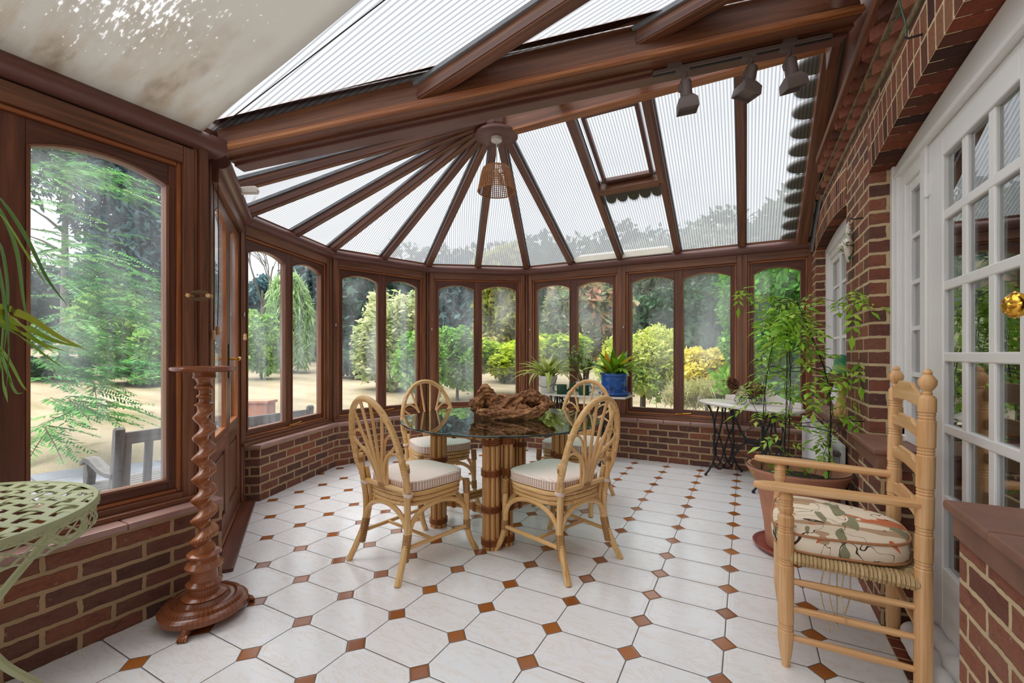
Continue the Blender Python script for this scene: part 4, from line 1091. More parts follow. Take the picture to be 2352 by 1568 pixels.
# ================================================================== lattice bistro table (far left)
def bistro():
    C = V((-2.115, .245, 0)); R = .44; zt = .765; r = empty('bistro_table', C)
    tag(r, 'round sage-green metal bistro table with lattice top beside the left window', 'table')
    b = MB(); sp = .058; wd = .026
    for ax in (0, 1):
        a = math.radians(22 if ax else -50); d = V((math.cos(a), math.sin(a), 0)); s = V((-d.y, d.x, 0)); k = -int(R/sp)
        while k*sp < R:
            o = k*sp+.01; h = math.sqrt(max(0, (R-.006)**2-o*o))
            if h > .02:
                n = max(2, int(2*h/.03)); vs = []
                for i in range(n+1):
                    q = -h+2*h*i/n; c = s*o+d*q
                    wob = .0028*math.sin(math.pi*(q/sp)+math.pi*(k+ax))
                    vs += [c-s*(wd/2)+V((0, 0, zt+wob)), c+s*(wd/2)+V((0, 0, zt+wob))]
                b.face_add(vs, [(2*i, 2*i+1, 2*i+3, 2*i+2) for i in range(n)], d)
            k += 1
    t = b.build('lattice_top', MAT['greenmetal'], r); m = t.modifiers.new('solid', 'SOLIDIFY'); m.thickness = .002
    b = MB(); b.lathe([(R-.008, zt-.004), (R+.002, zt-.022), (R+.006, zt-.02), (R+.008, zt), (R+.004, zt+.008), (R-.004, zt+.008), (R-.008, zt+.002)], n=72, caps=False)
    for k in range(60):   # raised scroll pattern on the rim
        a = k*2*math.pi/60; b.tube([V(((R+.007)*math.cos(a+q*.03), (R+.007)*math.sin(a+q*.03), zt-.012+.006*math.sin(q*2.2))) for q in (-1.4, -.7, 0, .7, 1.4)], .0022, 5)
    b.build('rim', MAT['greenmetal'], r, SM)
    b = MB(); n = 46
    for k in range(n):
        a = k*2*math.pi/n
        for sg in (-1, 1):
            vs = []
            for z, aa in ((zt-.02, a), (zt-.075, a+sg*2*math.pi/n*1.5)):
                for q in (-.012, .012): vs.append(V(((R)*math.cos(aa+q), (R)*math.sin(aa+q), z)))
            b.face_add(vs, [(0, 1, 3, 2)], V((0, 0, 1)))
    for k in range(n):
        a = k*2*math.pi/n; b.tube([V((R*math.cos(a+q*.07), R*math.sin(a+q*.07), zt-.078+.007*abs(math.sin(q*math.pi*.5)))) for q in (-1, -.5, 0, .5, 1)], .003, 5)
    ap = b.build('lattice_apron', MAT['greenmetal'], r); m = ap.modifiers.new('solid', 'SOLIDIFY'); m.thickness = .002
    for k in range(3):
        a = math.radians(-22+120*k); d = V((math.cos(a), math.sin(a), 0)); b = MB()
        pts = bez([d*.33+V((0, 0, .745)), d*.42+V((0, 0, .69)), d*.455+V((0, 0, .62)), d*.41+V((0, 0, .575)), d*.36+V((0, 0, .60)), d*.375+V((0, 0, .64))], 5); b.tube(pts, .011, 8)
        pts = bez([d*.41+V((0, 0, .735)), d*.36+V((0, 0, .62)), d*.24+V((0, 0, .47)), d*.19+V((0, 0, .38)), d*.24+V((0, 0, .24)), d*.33+V((0, 0, .10)), d*.36+V((0, 0, .0))], 6)
        b.tube(pts, .012, 8); b.build('leg', MAT['greenmetal'], r, SM)
    b = MB(); b.tube([V((.20*math.cos(a), .20*math.sin(a), .39)) for a in [i*math.pi/12 for i in range(24)]], .008, 8, closed=True); b.build('ring_brace', MAT['greenmetal'], r, SM)
bistro()
# ================================================================== ladder-back armchair and its cushion
def armchair():
    r = empty('ladder_back_armchair', (0, 0, 0))
    bn, bf, fn, ff = W(1.465, 1.565), W(1.70, 1.96), W(1.10, 1.765), W(1.352, 2.215)
    C = (bn+bf+fn+ff)/4; r.location = C
    tag(r, 'turned beech ladder-back armchair with rush seat in front of the white house door', 'armchair')
    L = lambda p, z: V((p.x-C.x, p.y-C.y, z))
    def turned(p, prof, name, lean=V((0, 0, 0))):
        b = MB(); n = 20; vs = []; zmax = prof[-1][1]
        for rr, z in prof:
            c = L(p, z)+lean*max(0, (z-.45)/.75)
            for k in range(n): vs.append(c+V((rr*math.cos(2*math.pi*k/n), rr*math.sin(2*math.pi*k/n), 0)))
        m = len(prof); b.face_add(vs, [(i*n+k, i*n+(k+1) % n, (i+1)*n+(k+1) % n, (i+1)*n+k) for i in range(m-1) for k in range(n)] + [tuple(reversed(range(n))), tuple((m-1)*n+k for k in range(n))], V((0, 0, 1)))
        return b.build(name, MAT['pine'], r, math.radians(35))
    def ringp(r0, z): return [(r0, z-.016), (r0*.86, z-.012), (r0*.95, z-.006), (r0*.86, z), (r0*.95, z+.006), (r0*.86, z+.012), (r0, z+.016)]
    R = .0265
    back = [(.021, 0), (.024, .03), (R, .06)] + ringp(R, .50) + ringp(R, .62) + ringp(R, .76) + ringp(R, .905) + ringp(R, 1.03) + [(R, 1.09), (.022, 1.10), (.013, 1.106), (.015, 1.112), (.012, 1.118), (.018, 1.126), (.026, 1.140), (.027, 1.156), (.020, 1.168), (.012, 1.178), (.014, 1.184), (.009, 1.194), (.002, 1.198)]
    dl = camdir(.03, -.02)
    for p in (bn, bf): turned(p, back, 'leg', V((.012, 0, 0)))
    front = [(.014, 0), (.016, .02), (.021, .05), (.027, .10), (.028, .115)] + ringp(.028, .16) + [(.028, .20)] + ringp(.029, .42) + ringp(.029, .55) + [(.029, .60), (.020, .612), (.026, .622), (.028, .63)] + ringp(.027, .655) + [(.024, .685), (.016, .70)]
    for p in (fn, ff): turned(p, front, 'leg')
    # flat arms
    for pf, pb in ((fn, bn), (ff, bf)):
        d = (pb-pf); d.z = 0; d.normalize(); s = V((-d.y, d.x, 0)); a = pf-d*.115; Lg = (pb-a).length
        prof = []; n = 16
        for i in range(n+1):
            t = i/n; hw = .034 if t < .5 else .034-.012*(t-.5)/.5
            if t < .12: hw *= math.sqrt(max(.08, 1-((.12-t)/.12)**2))
            prof.append((t*Lg, hw))
        poly = [(x, h) for x, h in prof] + [(x, -h) for x, h in reversed(prof)]
        b = MB(); b.prism(poly, L(a, 0), d, s, V((0, 0, 1)), .700, .728, d); b.build('arm', MAT['pine'], r, bevel=.009)
    # slats of the back: shaped top edge
    d = (bf-bn).normalized(); wdt = (bf-bn).length-.03; nrm_ = V((-d.y, d.x, 0))
    for z, h in ((.64, .07), (.80, .068), (.94, .065), (1.055, .085)):
        top = []; m = 18
        for i in range(m+1):
            t = i/m; q = abs(t-.5)*2; top.append((t*wdt, h*(.55+.45*(1 if q < .42 else max(0, math.cos((q-.42)/.38*math.pi/2)) if q < .8 else 0)) + (.010*math.sin(q*9) if q > .5 else 0)))
        bot = [(wdt*t, .012*math.sin(math.pi*t)) for t in (1, .75, .5, .25, 0)]
        b = MB(); b.prism(top + bot, L(bn+d*.015, z), d, V((0, 0, 1)), nrm_, -.007, .007, d); b.build('back_slat', MAT['pine'], r, bevel=.003)
    # rungs
    def rung(p, q, z, r0=.0125):
        b = MB(); a, c = L(p, z), L(q, z); b.tube([a, a.lerp(c, .15), a.lerp(c, .5), a.lerp(c, .85), c], [r0*.8, r0, r0*1.12, r0, r0*.8], 10); b.build('rung', MAT['pine'], r, SM)
    for z in (.12, .235, .345): rung(fn, bn, z); rung(ff, bf, z)
    for z in (.16, .30): rung(fn, ff, z)
    rung(bn, bf, .25); 
    # rush seat: strands wrapped over four rails
    zs = .445; b = MB()
    cor = [L(fn, zs), L(ff, zs), L(bf, zs-.01), L(bn, zs-.01)]; cen = sum(cor, V((0, 0, 0)))/4
    for i in range(4):
        a, c = cor[i], cor[(i+1) % 4]; m = 30
        dd = (c-a).normalized(); inn = (cen-(a+c)/2); inn.z = 0; inn.normalize()
        for k in range(m):
            t = .03+.94*(k+.5)/m; p = a.lerp(c, t); reach = .19*min(1, 2*min(t, 1-t))+.02; jit = random.uniform(-.002, .002)
            q = [p+inn*reach+V((0, 0, -.004)), p+inn*.02+V((0, 0, .014+jit)), p-inn*.016+V((0, 0, .010)), p-inn*.022+V((0, 0, -.006)), p-inn*.010+V((0, 0, -.022+jit)), p+inn*reach+V((0, 0, -.018))]
            b.tube(q, .0078, 6)
    b.face_add([p+V((0, 0, -.004)) for p in cor], [(0, 1, 2, 3)], V((1, 0, 0)))
    se = b.build('rush_seat', MAT['rush'], r, SM)
    b = MB()
    for k in range(5):
        p = cor[3].lerp(cor[0], .5+.05*k)+V((0, 0, -.03)); b.tube(bez([p, p+V((random.uniform(-.01, .01), random.uniform(-.01, .01), -.09)), p+V((random.uniform(-.03, .03), random.uniform(-.02, .02), -.16-.02*k))], 4), .0022, 5)
    b.build('loose_strand', MAT['rush'], se, SM)
    # box cushion, thing of its own
    c = empty('chair_cushion', (C.x, C.y, 0)); tag(c, 'thick cream floral box cushion lying on the rush armchair seat', 'cushion')
    z0, z1 = .458, .548; b = MB(); n = 60; pts = []
    cc = [L(fn, 0), L(ff, 0), L(bf, 0), L(bn, 0)]; fdir = ((cc[0]+cc[1])/2-(cc[2]+cc[3])/2).normalized(); sdir = V((-fdir.y, fdir.x, 0))
    dep = ((cc[0]+cc[1])/2-(cc[2]+cc[3])/2).length
    for i in range(n):
        an = 2*math.pi*i/n; p = 3.6; cA, sA = math.cos(an), math.sin(an); rr = (abs(cA)**p+abs(sA)**p)**(-1/p)
        x = rr*cA*(dep/2+.02)+.02; y = rr*sA*(.245+.04*cA); pts.append(fdir*x+sdir*y)
    prof = [(.84, z0), (.97, z0+.004), (1.0, z0+.014), (1.012, (z0+z1)/2), (1.0, z1-.012), (.965, z1), (.8, z1+.012), (.4, z1+.020), (.05, z1+.022)]
    vs = [V((q.x*f, q.y*f, z+.006*math.sin(7*q.x+3)*math.sin(9*q.y))) for f, z in prof for q in pts]; m = len(prof)
    b.face_add(vs, [(i*n+k, i*n+(k+1) % n, (i+1)*n+(k+1) % n, (i+1)*n+k) for i in range(m-1) for k in range(n)] + [tuple(reversed(range(n))), tuple((m-1)*n+k for k in range(n))], V((1, 0, 0)))
    b.build('cover', MAT['floral'], c, math.radians(60))
    b = MB(); b.tube([V((q.x*1.004, q.y*1.004, z1-.010+.006*math.sin(7*q.x+3)*math.sin(9*q.y))) for q in pts], .005, 6, closed=True); b.tube([V((q.x, q.y, z0+.010)) for q in pts], .005, 6, closed=True)
    b.build('piping', MAT['pipe'], c, SM)
MAT['pipe'] = plain('cinnamon_piping', '#a9764f', .8)
armchair()
# ================================================================== cast-iron treadle tables
def trestle(r, o, a, c, la, h=.735, half=.21, half_l=.30, name='side_frame'):
    """two pierced iron side frames at o -/+ a*half_l and a curved brace between them"""
    z = V((0, 0, 1))
    for s in (-1, 1):
        P = lambda x, y: o+a*(s*half_l)+c*x+z*y
        b = MB(); t = lambda pts, rr=.0085: b.tube(bez([P(*p) for p in pts], 6), rr, 7)
        for q in (-1, 1):
            t([(q*.205, h), (q*.165, h-.07), (q*.128, h-.17), (q*.118, h-.30), (q*.128, h-.42), (q*.120, .22), (q*.135, .14), (q*.185, .06), (q*.225, .022)], .0105)
            t([(q*.055, h), (q*.088, h-.09), (q*.118, h-.20)], .0085)
            t([(q*.015, h), (q*.020, h-.16), (q*.045, h-.27), (q*.062, h-.33), (q*.020, h-.44), (q*.010, h-.52), (q*.050, .12), (q*.115, .075)], .0085)
            t([(q*.118, h-.24), (q*.090, h-.30), (q*.062, h-.33), (q*.095, h-.42), (q*.100, h-.52), (q*.050, .13), (-q*.02, .075)], .008)
            b.lathe([(.0001, 0), (.012, .002), (.015, .013), (.012, .024), (.0001, .026)], P(q*.228, 0), 12, caps=False)
        t([(-.135, .14), (-.10, .075), (-.05, .055), (0, .07), (.05, .055), (.10, .075), (.135, .14)], .0085)
        t([(-.215, h-.002), (.215, h-.002)], .010)
        b.build(name, MAT['black'], r, SM)
    b = MB()
    for dc in (.06,):
        P = lambda x, y: o+a*x+c*dc+z*y
        hl = half_l
        b.tube(bez([P(-hl, h-.02), P(-hl*.72, h-.12), P(-hl*.45, h-.27), P(-hl*.18, h-.335), P(hl*.18, h-.335), P(hl*.45, h-.27), P(hl*.72, h-.12), P(hl, h-.02)], 5), .0115, 8)
        b.tube(bez([P(-hl, .12), P(-hl*.72, .22), P(-hl*.45, .32), P(-hl*.18, .365), P(hl*.18, .365), P(hl*.45, .32), P(hl*.72, .22), P(hl, .12)], 5), .0115, 8)
        for q in (-1, 1): b.tube([P(q*hl*.28, h-.325), P(q*hl*.24, .382), P(q*hl*.28, .36)], .010, 8)
    b.build('cross_brace', MAT['black'], r, SM)
def oval_table():
    C = V((.005, 4.88, 0)); a = V((.7071, -.7071, 0)); c = V((.7071, .7071, 0)); r = empty('treadle_table', C)
    tag(r, 'oval marble table on a black iron sewing-machine treadle base in the far right corner', 'table')
    trestle(r, V((0, 0, 0)), a, c, .62)
    z = V((0, 0, 1)); b = MB(); n = 64; prof = [(.0001, .735), (.965, .735), (.992, .740), (1, .748), (.992, .757), (.975, .760), (.0001, .760)]
    vs = []
    for f, zz in prof:
        for k in range(n):
            an = 2*math.pi*k/n; p = 2.35; ca, sa = math.cos(an), math.sin(an); rr = (abs(ca)**p+abs(sa)**p)**(-1/p); vs.append(a*(rr*ca*.56*f)+c*(rr*sa*.275*f)+z*zz)
    b.face_add(vs, [(i*n+k, (i+1)*n+k, (i+1)*n+(k+1) % n, i*n+(k+1) % n)[::-1] for i in range(len(prof)-1) for k in range(n)], a)
    b.build('marble_top', MAT['marble'], r, SM)
    b = MB(); top = [(-.45, .0), (-.45, .035)]
    for i in range(41):
        x = -.44+.88*i/40; y = .05+.155*math.exp(-((x+.02)/.20)**2)
        top.append((x, y))
    top += [(.45, .035), (.45, 0)]
    b.prism(top, c*.165+z*.760, a, z, c, -.011, .011, a); b.build('upstand', MAT['marble'], r, bevel=.004)
    return r
oval_table()
def rect_table():
    C = V((-1.74, 5.0, 0)); a = V((1, 0, 0)); c = V((0, 1, 0)); r = empty('treadle_table', C)
    tag(r, 'rectangular marble-topped treadle table holding the potted plants below the bay window', 'table')
    trestle(r, V((0, 0, 0)), a, c, .62, .755)
    b = MB(); b.box(-.56, .575, -.20, .20, .755, .777); b.build('marble_top', MAT['marble'], r, bevel=.004)
rect_table()
ZP = .777
# ------------------------------------------------------------------ leaves
def blade(b, base, d, L, wd, rise, droop, n=7, fold=.25, tip=.15, tw=0.0, col=None, out=1.0):
    """strap leaf: starts going up along d with rise, bends over by droop"""
    d = V((d.x, d.y, 0)).normalized(); s = V((-d.y, d.x, 0)); p = V(base); ang = rise; st = L/n; cl = []
    for i in range(n+1):
        t = i/n; w = wd*(.55+.45*min(1, t*3))*(1 if t < .55 else max(tip*.2, 1-((t-.55)/.45)**1.6))
        cl.append((p.copy(), ang, w)); ang -= droop/n; p = p + (d*math.cos(ang)+V((0, 0, 1))*math.sin(ang))*st
    vs = []
    for q, an, w in cl:
        up = -d*math.sin(an)+V((0, 0, 1))*math.cos(an); ss = (s*math.cos(tw)+up*math.sin(tw))
        vs += [q-ss*w/2+up*(fold*w/2), q, q+ss*w/2+up*(fold*w/2)]
    fs = []
    for i in range(n): fs += [(3*i, 3*i+1, 3*i+4, 3*i+3), (3*i+1, 3*i+2, 3*i+5, 3*i+4)]
    b.face_add(vs, fs, d, col)
MAT['brom_pale'] = leafmat('pale_bromeliad_leaf', [(0, '#7f9a3c'), (.5, '#b9c566'), (1, '#dfe0a0')], .35, .35, .5)
MAT['brom'] = leafmat('green_bromeliad_leaf', [(0, '#4f7f16'), (.6, '#7fae22'), (.94, '#a9c23a'), (1, '#e0a62a')], .35, .3, .5)
MAT['jade'] = leafmat('jade_leaf', [(0, '#66863f'), (.6, '#98ad62'), (1, '#ccd29c')], .1, .35, .5)
MAT['jas'] = leafmat('jasmine_leaf', [(0, '#74ab28'), (.5, '#9cce3c'), (1, '#c6e468')], .4, .4, .4)
MAT['palm'] = leafmat('palm_leaf', [(0, '#31591f'), (.5, '#5f8a2c'), (.85, '#93ac35'), (1, '#c7b24a')], .3, .35, .5)
MAT['soil'] = plain('potting_soil', '#3b2c22', .95, var=.3, vscale=40, bump=.4)
MAT['blue'] = None
def blue():
    k = NT('cobalt_glaze'); o = k.obj(); s = k.n('ShaderNodeSeparateXYZ'); k.t.links.new(o, s.inputs[0])
    n = k.noise(k.mapping(o, (24, 24, 7)), 1.0, 3, .6); f = k.math('MULTIPLY', k.math('SUBTRACT', n, .56, clamp=True), 6.0, clamp=True)
    c = k.mix(k.noise(o, 6, 2, .5), lin('#1f4f9c'), lin('#2f6cc0')); c = k.mix(f, c, lin('#3b4652'))
    return k.done(k.bsdf(c, .12))
MAT['blue'] = blue()
MAT['green'] = plain('dark_green_enamel', '#1d4a35', .25)
def bucket_plant():
    p = V((-2.165, 5.0, ZP)); r = empty('potted_bromeliad', p); tag(r, 'pale yellow-green bromeliad in a white enamel bucket on the marble plant table', 'potted plant')
    b = MB(); b.lathe([(.082, 0), (.086, .004), (.098, .10), (.112, .19), (.117, .195), (.119, .202), (.115, .206), (.110, .200), (.105, .17), (.0001, .165)], n=40, caps=True); b.build('bucket', MAT['whitep'], r, SM)
    b = MB(); f = camdir(-.25, -1).normalized(); e = V((-f.y, f.x, 0)); b.tube(bez([e*-.118+V((0, 0, .18)), e*-.10+f*.085+V((0, 0, .10)), f*.135+V((0, 0, .075)), e*.09+f*.10+V((0, 0, .115)), e*.118+V((0, 0, .185))], 7), .0035, 6); b.build('wire_handle', MAT['black'], r, SM)
    random.seed(5); b = MB()
    for cx, cy in ((-.04, .0), (.045, .02), (.0, -.03)):
        for k in range(13):
            an = k*2.4+cx*30; t = k/13
            blade(b, (cx, cy, .16), V((math.cos(an), math.sin(an), 0)), .30+.24*t+random.uniform(-.02, .05), .062, 1.40-.62*t, .5+1.35*t+random.uniform(-.2, .2), 8, .35, .3, random.uniform(-.3, .3), random.random())
    b.build('leaves', MAT['brom_pale'], r, SM)
bucket_plant()
def blue_plant():
    p = V((-1.335, 4.985, ZP)); r = empty('potted_bromeliad', p); tag(r, 'deep green bromeliad in a cobalt-blue glazed pot at the right end of the plant table', 'potted plant')
    b = MB(); b.lathe([(.10, 0), (.15, .004), (.175, .022), (.182, .036), (.178, .040), (.165, .030), (.10, .018), (.0001, .016)], n=48); b.build('saucer', MAT['blue'], r, SM)
    b = MB(); b.lathe([(.120, .018), (.135, .022), (.138, .06), (.134, .07), (.138, .078), (.143, .15), (.146, .205), (.152, .212), (.146, .220), (.152, .230), (.163, .240), (.165, .250), (.158, .256), (.150, .250), (.145, .225), (.0001, .22)], n=48); b.build('pot', MAT['blue'], r, SM)
    b = MB()
    for k in range(9):
        a = k*2*math.pi/9; d = V((math.cos(a), math.sin(a), 0)); s = V((-d.y, d.x, 0)); 
        b.tube([d*.139+V((0, 0, .055)), d*.1395+s*.03+V((0, 0, .085)), d*.143+V((0, 0, .115)), d*.1395-s*.03+V((0, 0, .085))], .004, 6, closed=True)
    b.build('relief', MAT['blue'], r, SM)
    random.seed(8); b = MB()
    for cx, cy in ((-.06, .0), (.06, .02), (.0, -.05), (.02, .06)):
        for k in range(10):
            an = k*2.4+cx*40+cy*25; t = k/10
            blade(b, (cx, cy, .22), V((math.cos(an), math.sin(an), 0)), .30+.20*t+random.uniform(-.02, .05), .066, 1.40-.75*t, .3+1.0*t+random.uniform(-.2, .4), 8, .3, .5, random.uniform(-.25, .25), random.random()*.93 if k != 3 else 1)
    b.build('leaves', MAT['brom'], r, SM)
blue_plant()
def jade_plant():
    p = V((-1.73, 5.07, ZP)); r = empty('jade_plant', p); tag(r, 'small jade tree in a plain white pot between the two bromeliads', 'potted plant')
    b = MB(); b.lathe([(.075, 0), (.078, .004), (.090, .13), (.090, .145), (.084, .145), (.080, .125), (.0001, .12)], n=36); b.build('pot', MAT['whitep'], r, SM)
    random.seed(13); b = MB(); lf = MB()
    def branch(p0, d, L, rad, depth):
        pts = [p0]; q = p0.copy(); dd = d.copy()
        for i in range(5):
            dd = (dd+V((random.uniform(-.25, .25), random.uniform(-.25, .25), random.uniform(0, .22)))).normalized(); q = q+dd*L/5; pts.append(q.copy())
        b.tube(pts, [rad*(1-.5*i/5) for i in range(6)], 7)
        if depth > 0:
            for k in range(3 if depth > 1 else 3):
                a = random.uniform(0, 6.28); branch(pts[random.choice((2, 3, 4, 5))], (dd+V((math.cos(a), math.sin(a), .3))*.9).normalized(), L*.62, rad*.55, depth-1)
        if depth < 2:
            for i in range(1, 6):
                for k in range(4):
                    a = random.uniform(0, 6.28); o = V((math.cos(a), math.sin(a), random.uniform(-.2, .9))).normalized(); s_ = o.cross(V((0, 0, 1)))
                    s_ = s_.normalized() if s_.length > .1 else V((1, 0, 0)); n_ = s_.cross(o); l = random.uniform(.032, .05); w = l*.55; q = pts[i]
                    lf.face_add([q, q+o*l*.5+s_*w*.5+n_*.003, q+o*l, q+o*l*.5-s_*w*.5+n_*.003], [(0, 1, 2, 3)], None, random.random())
    for a in (0, 1.6, 3.2, 4.6): branch(V((.012*math.cos(a), .012*math.sin(a), .115)), V((.55*math.cos(a), .55*math.sin(a), 1)).normalized(), .24, .013, 2)
    b.build('stem', plain('jade_bark', '#7a6247', .8, var=.2), r, SM); lf.build('leaves', MAT['jade'], r)
jade_plant()
def watering_can(p, rz, label):
    r = empty('watering_can', p, rz); tag(r, label, 'watering can', 'little green watering cans on the plant table')
    b = MB(); b.lathe([(.056, 0), (.060, .003), (.060, .105), (.063, .110), (.060, .113), (.056, .108), (.056, .02), (.0001, .018)], n=32); b.build('body', MAT['green'], r, SM)
    b = MB(); b.tube(bez([V((.055, 0, .03)), V((.10, 0, .075)), V((.145, 0, .115))], 5), [.013]*5+[.010]*6, 10); b.lathe([(.010, 0), (.024, .03), (.024, .034), (.0001, .036)], V((.140, 0, .108)), 16, M=Matrix.Rotation(math.radians(55), 4, 'Y')); b.build('spout', MAT['green'], r, SM)
    b = MB(); b.tube(bez([V((-.058, 0, .025)), V((-.098, 0, .05)), V((-.100, 0, .09)), V((-.075, 0, .112)), V((-.058, 0, .105))], 5), .005, 8); b.build('handle', MAT['green'], r, SM)
watering_can(V((-1.93, 4.87, ZP)), math.radians(18), 'dark green toy watering can by the white bucket, its spout pointing right')
watering_can(V((-1.655, 4.865, ZP)), math.radians(175), 'dark green toy watering can by the blue pot, its spout pointing left')
# ------------------------------------------------------------------ wire cart with pine cones on the oval table
CT0 = V((-.135, 4.86, .760)) + W(.17, -.02)
def cart():
    r = empty('wire_cart', CT0); tag(r, 'small black scrolled wire cart holding pine cones on the oval marble table', 'wire basket')
    a = camdir(1, 0); c = camdir(0, 1); z = V((0, 0, 1)); b = MB()
    n = 28; rim = [a*(.165*math.cos(2*math.pi*i/n))+c*(.085*math.sin(2*math.pi*i/n))+z*(.135+.02*abs(math.cos(2*math.pi*i/n))**3) for i in range(n)]
    b.tube(rim, .0032, 6, closed=True); b.tube([a*(.12*math.cos(q))+c*(.06*math.sin(q))+z*.085 for q in [2*math.pi*i/n for i in range(n)]], .002, 5, closed=True)
    for i in range(0, n, 1):
        q = 2*math.pi*i/n; b.tube(bez([rim[i], a*(.125*math.cos(q))+c*(.062*math.sin(q))+z*.08, a*(.05*math.cos(q))+c*(.025*math.sin(q))+z*.058], 4), .0016, 5)
    b.tube([a*(.05*math.cos(q))+c*(.025*math.sin(q))+z*.058 for q in [2*math.pi*i/12 for i in range(12)]], .003, 5, closed=True)
    b.build('basket', MAT['black'], r, SM)
    for s in (-1, 1):
        for x in (-.085, .06):
            w = MB(); o = a*x+c*(s*.045)
            w.tube([o+a*(.036*math.cos(q))+z*(.037+.036*math.sin(q)) for q in [2*math.pi*i/20 for i in range(20)]], .0026, 6, closed=True)
            for k in range(4):
                q0 = k*math.pi/2; w.tube([o+a*((.034-.028*t)*math.cos(q0+2.2*t))+z*(.037+(.034-.028*t)*math.sin(q0+2.2*t)) for t in [j/8 for j in range(9)]], .0016, 5)
            w.build('wheel', MAT['black'], r, SM)
    w = MB(); w.tube([a*.16+z*.14, a*.20+z*.15, a*.225+z*.175, a*.215+z*.20, a*.19+z*.195, a*.19+z*.17, a*.22+z*.13, a*.205+z*.09, a*.18+z*.10], .003, 6)
    for s in (-1, 1): w.tube([a*-.085+c*(s*.045)+z*.037, a*-.02+c*(s*.02)+z*.058, a*.06+c*(s*.045)+z*.037], .003, 5)
    w.build('handle', MAT['black'], r, SM)
cart()
MAT['cone'] = leafmat('pine_cone_scale', [(0, '#3a2116'), (.5, '#6b4530'), (1, '#a67c5c')], .02, .7, .2)
def pine_cone(p, ax, L, R, label):
    q = V((0, 0, 1)).rotation_difference(V(ax).normalized()); r = None
    b = MB(); b.lathe([(.0001, 0), (R*.6, L*.1), (R*.72, L*.4), (R*.45, L*.8), (.0001, L)], n=12, caps=False, col=.1)
    N = 120
    for k in range(N):
        t = (k+.5)/N; an = k*2.39996; rr = R*math.sin(math.pi*(.16+.80*t))**.7*(1.0-.25*t); z = L*t; o = V((math.cos(an), math.sin(an), .35+.6*t)).normalized(); s = V((-math.sin(an), math.cos(an), 0)); n_ = o.cross(s)
        c = V((math.cos(an)*rr*.55, math.sin(an)*rr*.55, z)); l = rr*.62; w = R*.36*(1-.4*t)
        b.face_add([c-s*w*.3, c+s*w*.3, c+o*l*.8+s*w*.55, c+o*l+V((0, 0, .004)), c+o*l*.8-s*w*.55, c+o*l*.55-n_*.006], [(0, 1, 2, 5), (0, 5, 4), (2, 3, 5), (5, 3, 4)], None, .25+.75*random.random())
    o = b.build('pine_cone', MAT['cone']); o.rotation_mode = 'QUATERNION'; o.rotation_quaternion = q; o.location = p
    tag(o, label, 'pine cone', 'pine cones in the wire cart')
ca, cc = camdir(1, 0), camdir(0, 1)
random.seed(2)
pine_cone(CT0+ca*-.14+cc*.01+V((0, 0, .135)), ca*-.3+V((0, 0, 1)), .13, .062, 'open pine cone standing up at the front end of the wire cart')
pine_cone(CT0+ca*-.035+cc*-.01+V((0, 0, .165)), ca*1+V((0, 0, -.10)), .18, .072, 'largest pine cone lying across the top of the wire cart')
pine_cone(CT0+ca*-.02+cc*-.015+V((0, 0, .105)), ca*1+V((0, 0, .05)), .14, .05, 'pine cone at the bottom of the wire cart under the largest one')
o = MB(); o.lathe([(.0001, 0), (.030, .004), (.044, .028), (.046, .04), (.036, .062), (.026, .068), (.028, .074), (.020, .078), (.018, .095), (.0001, .097)], n=24, caps=False); jr = o.build('lidded_jar', plain('cream_ceramic', '#d9cf9f', .4, var=.2), None, SM); jr.location = CT0+ca*-.085+cc*-.02+V((0, 0, .082)); tag(jr, 'cream lidded jar nestled among the pine cones in the wire cart', 'jar')
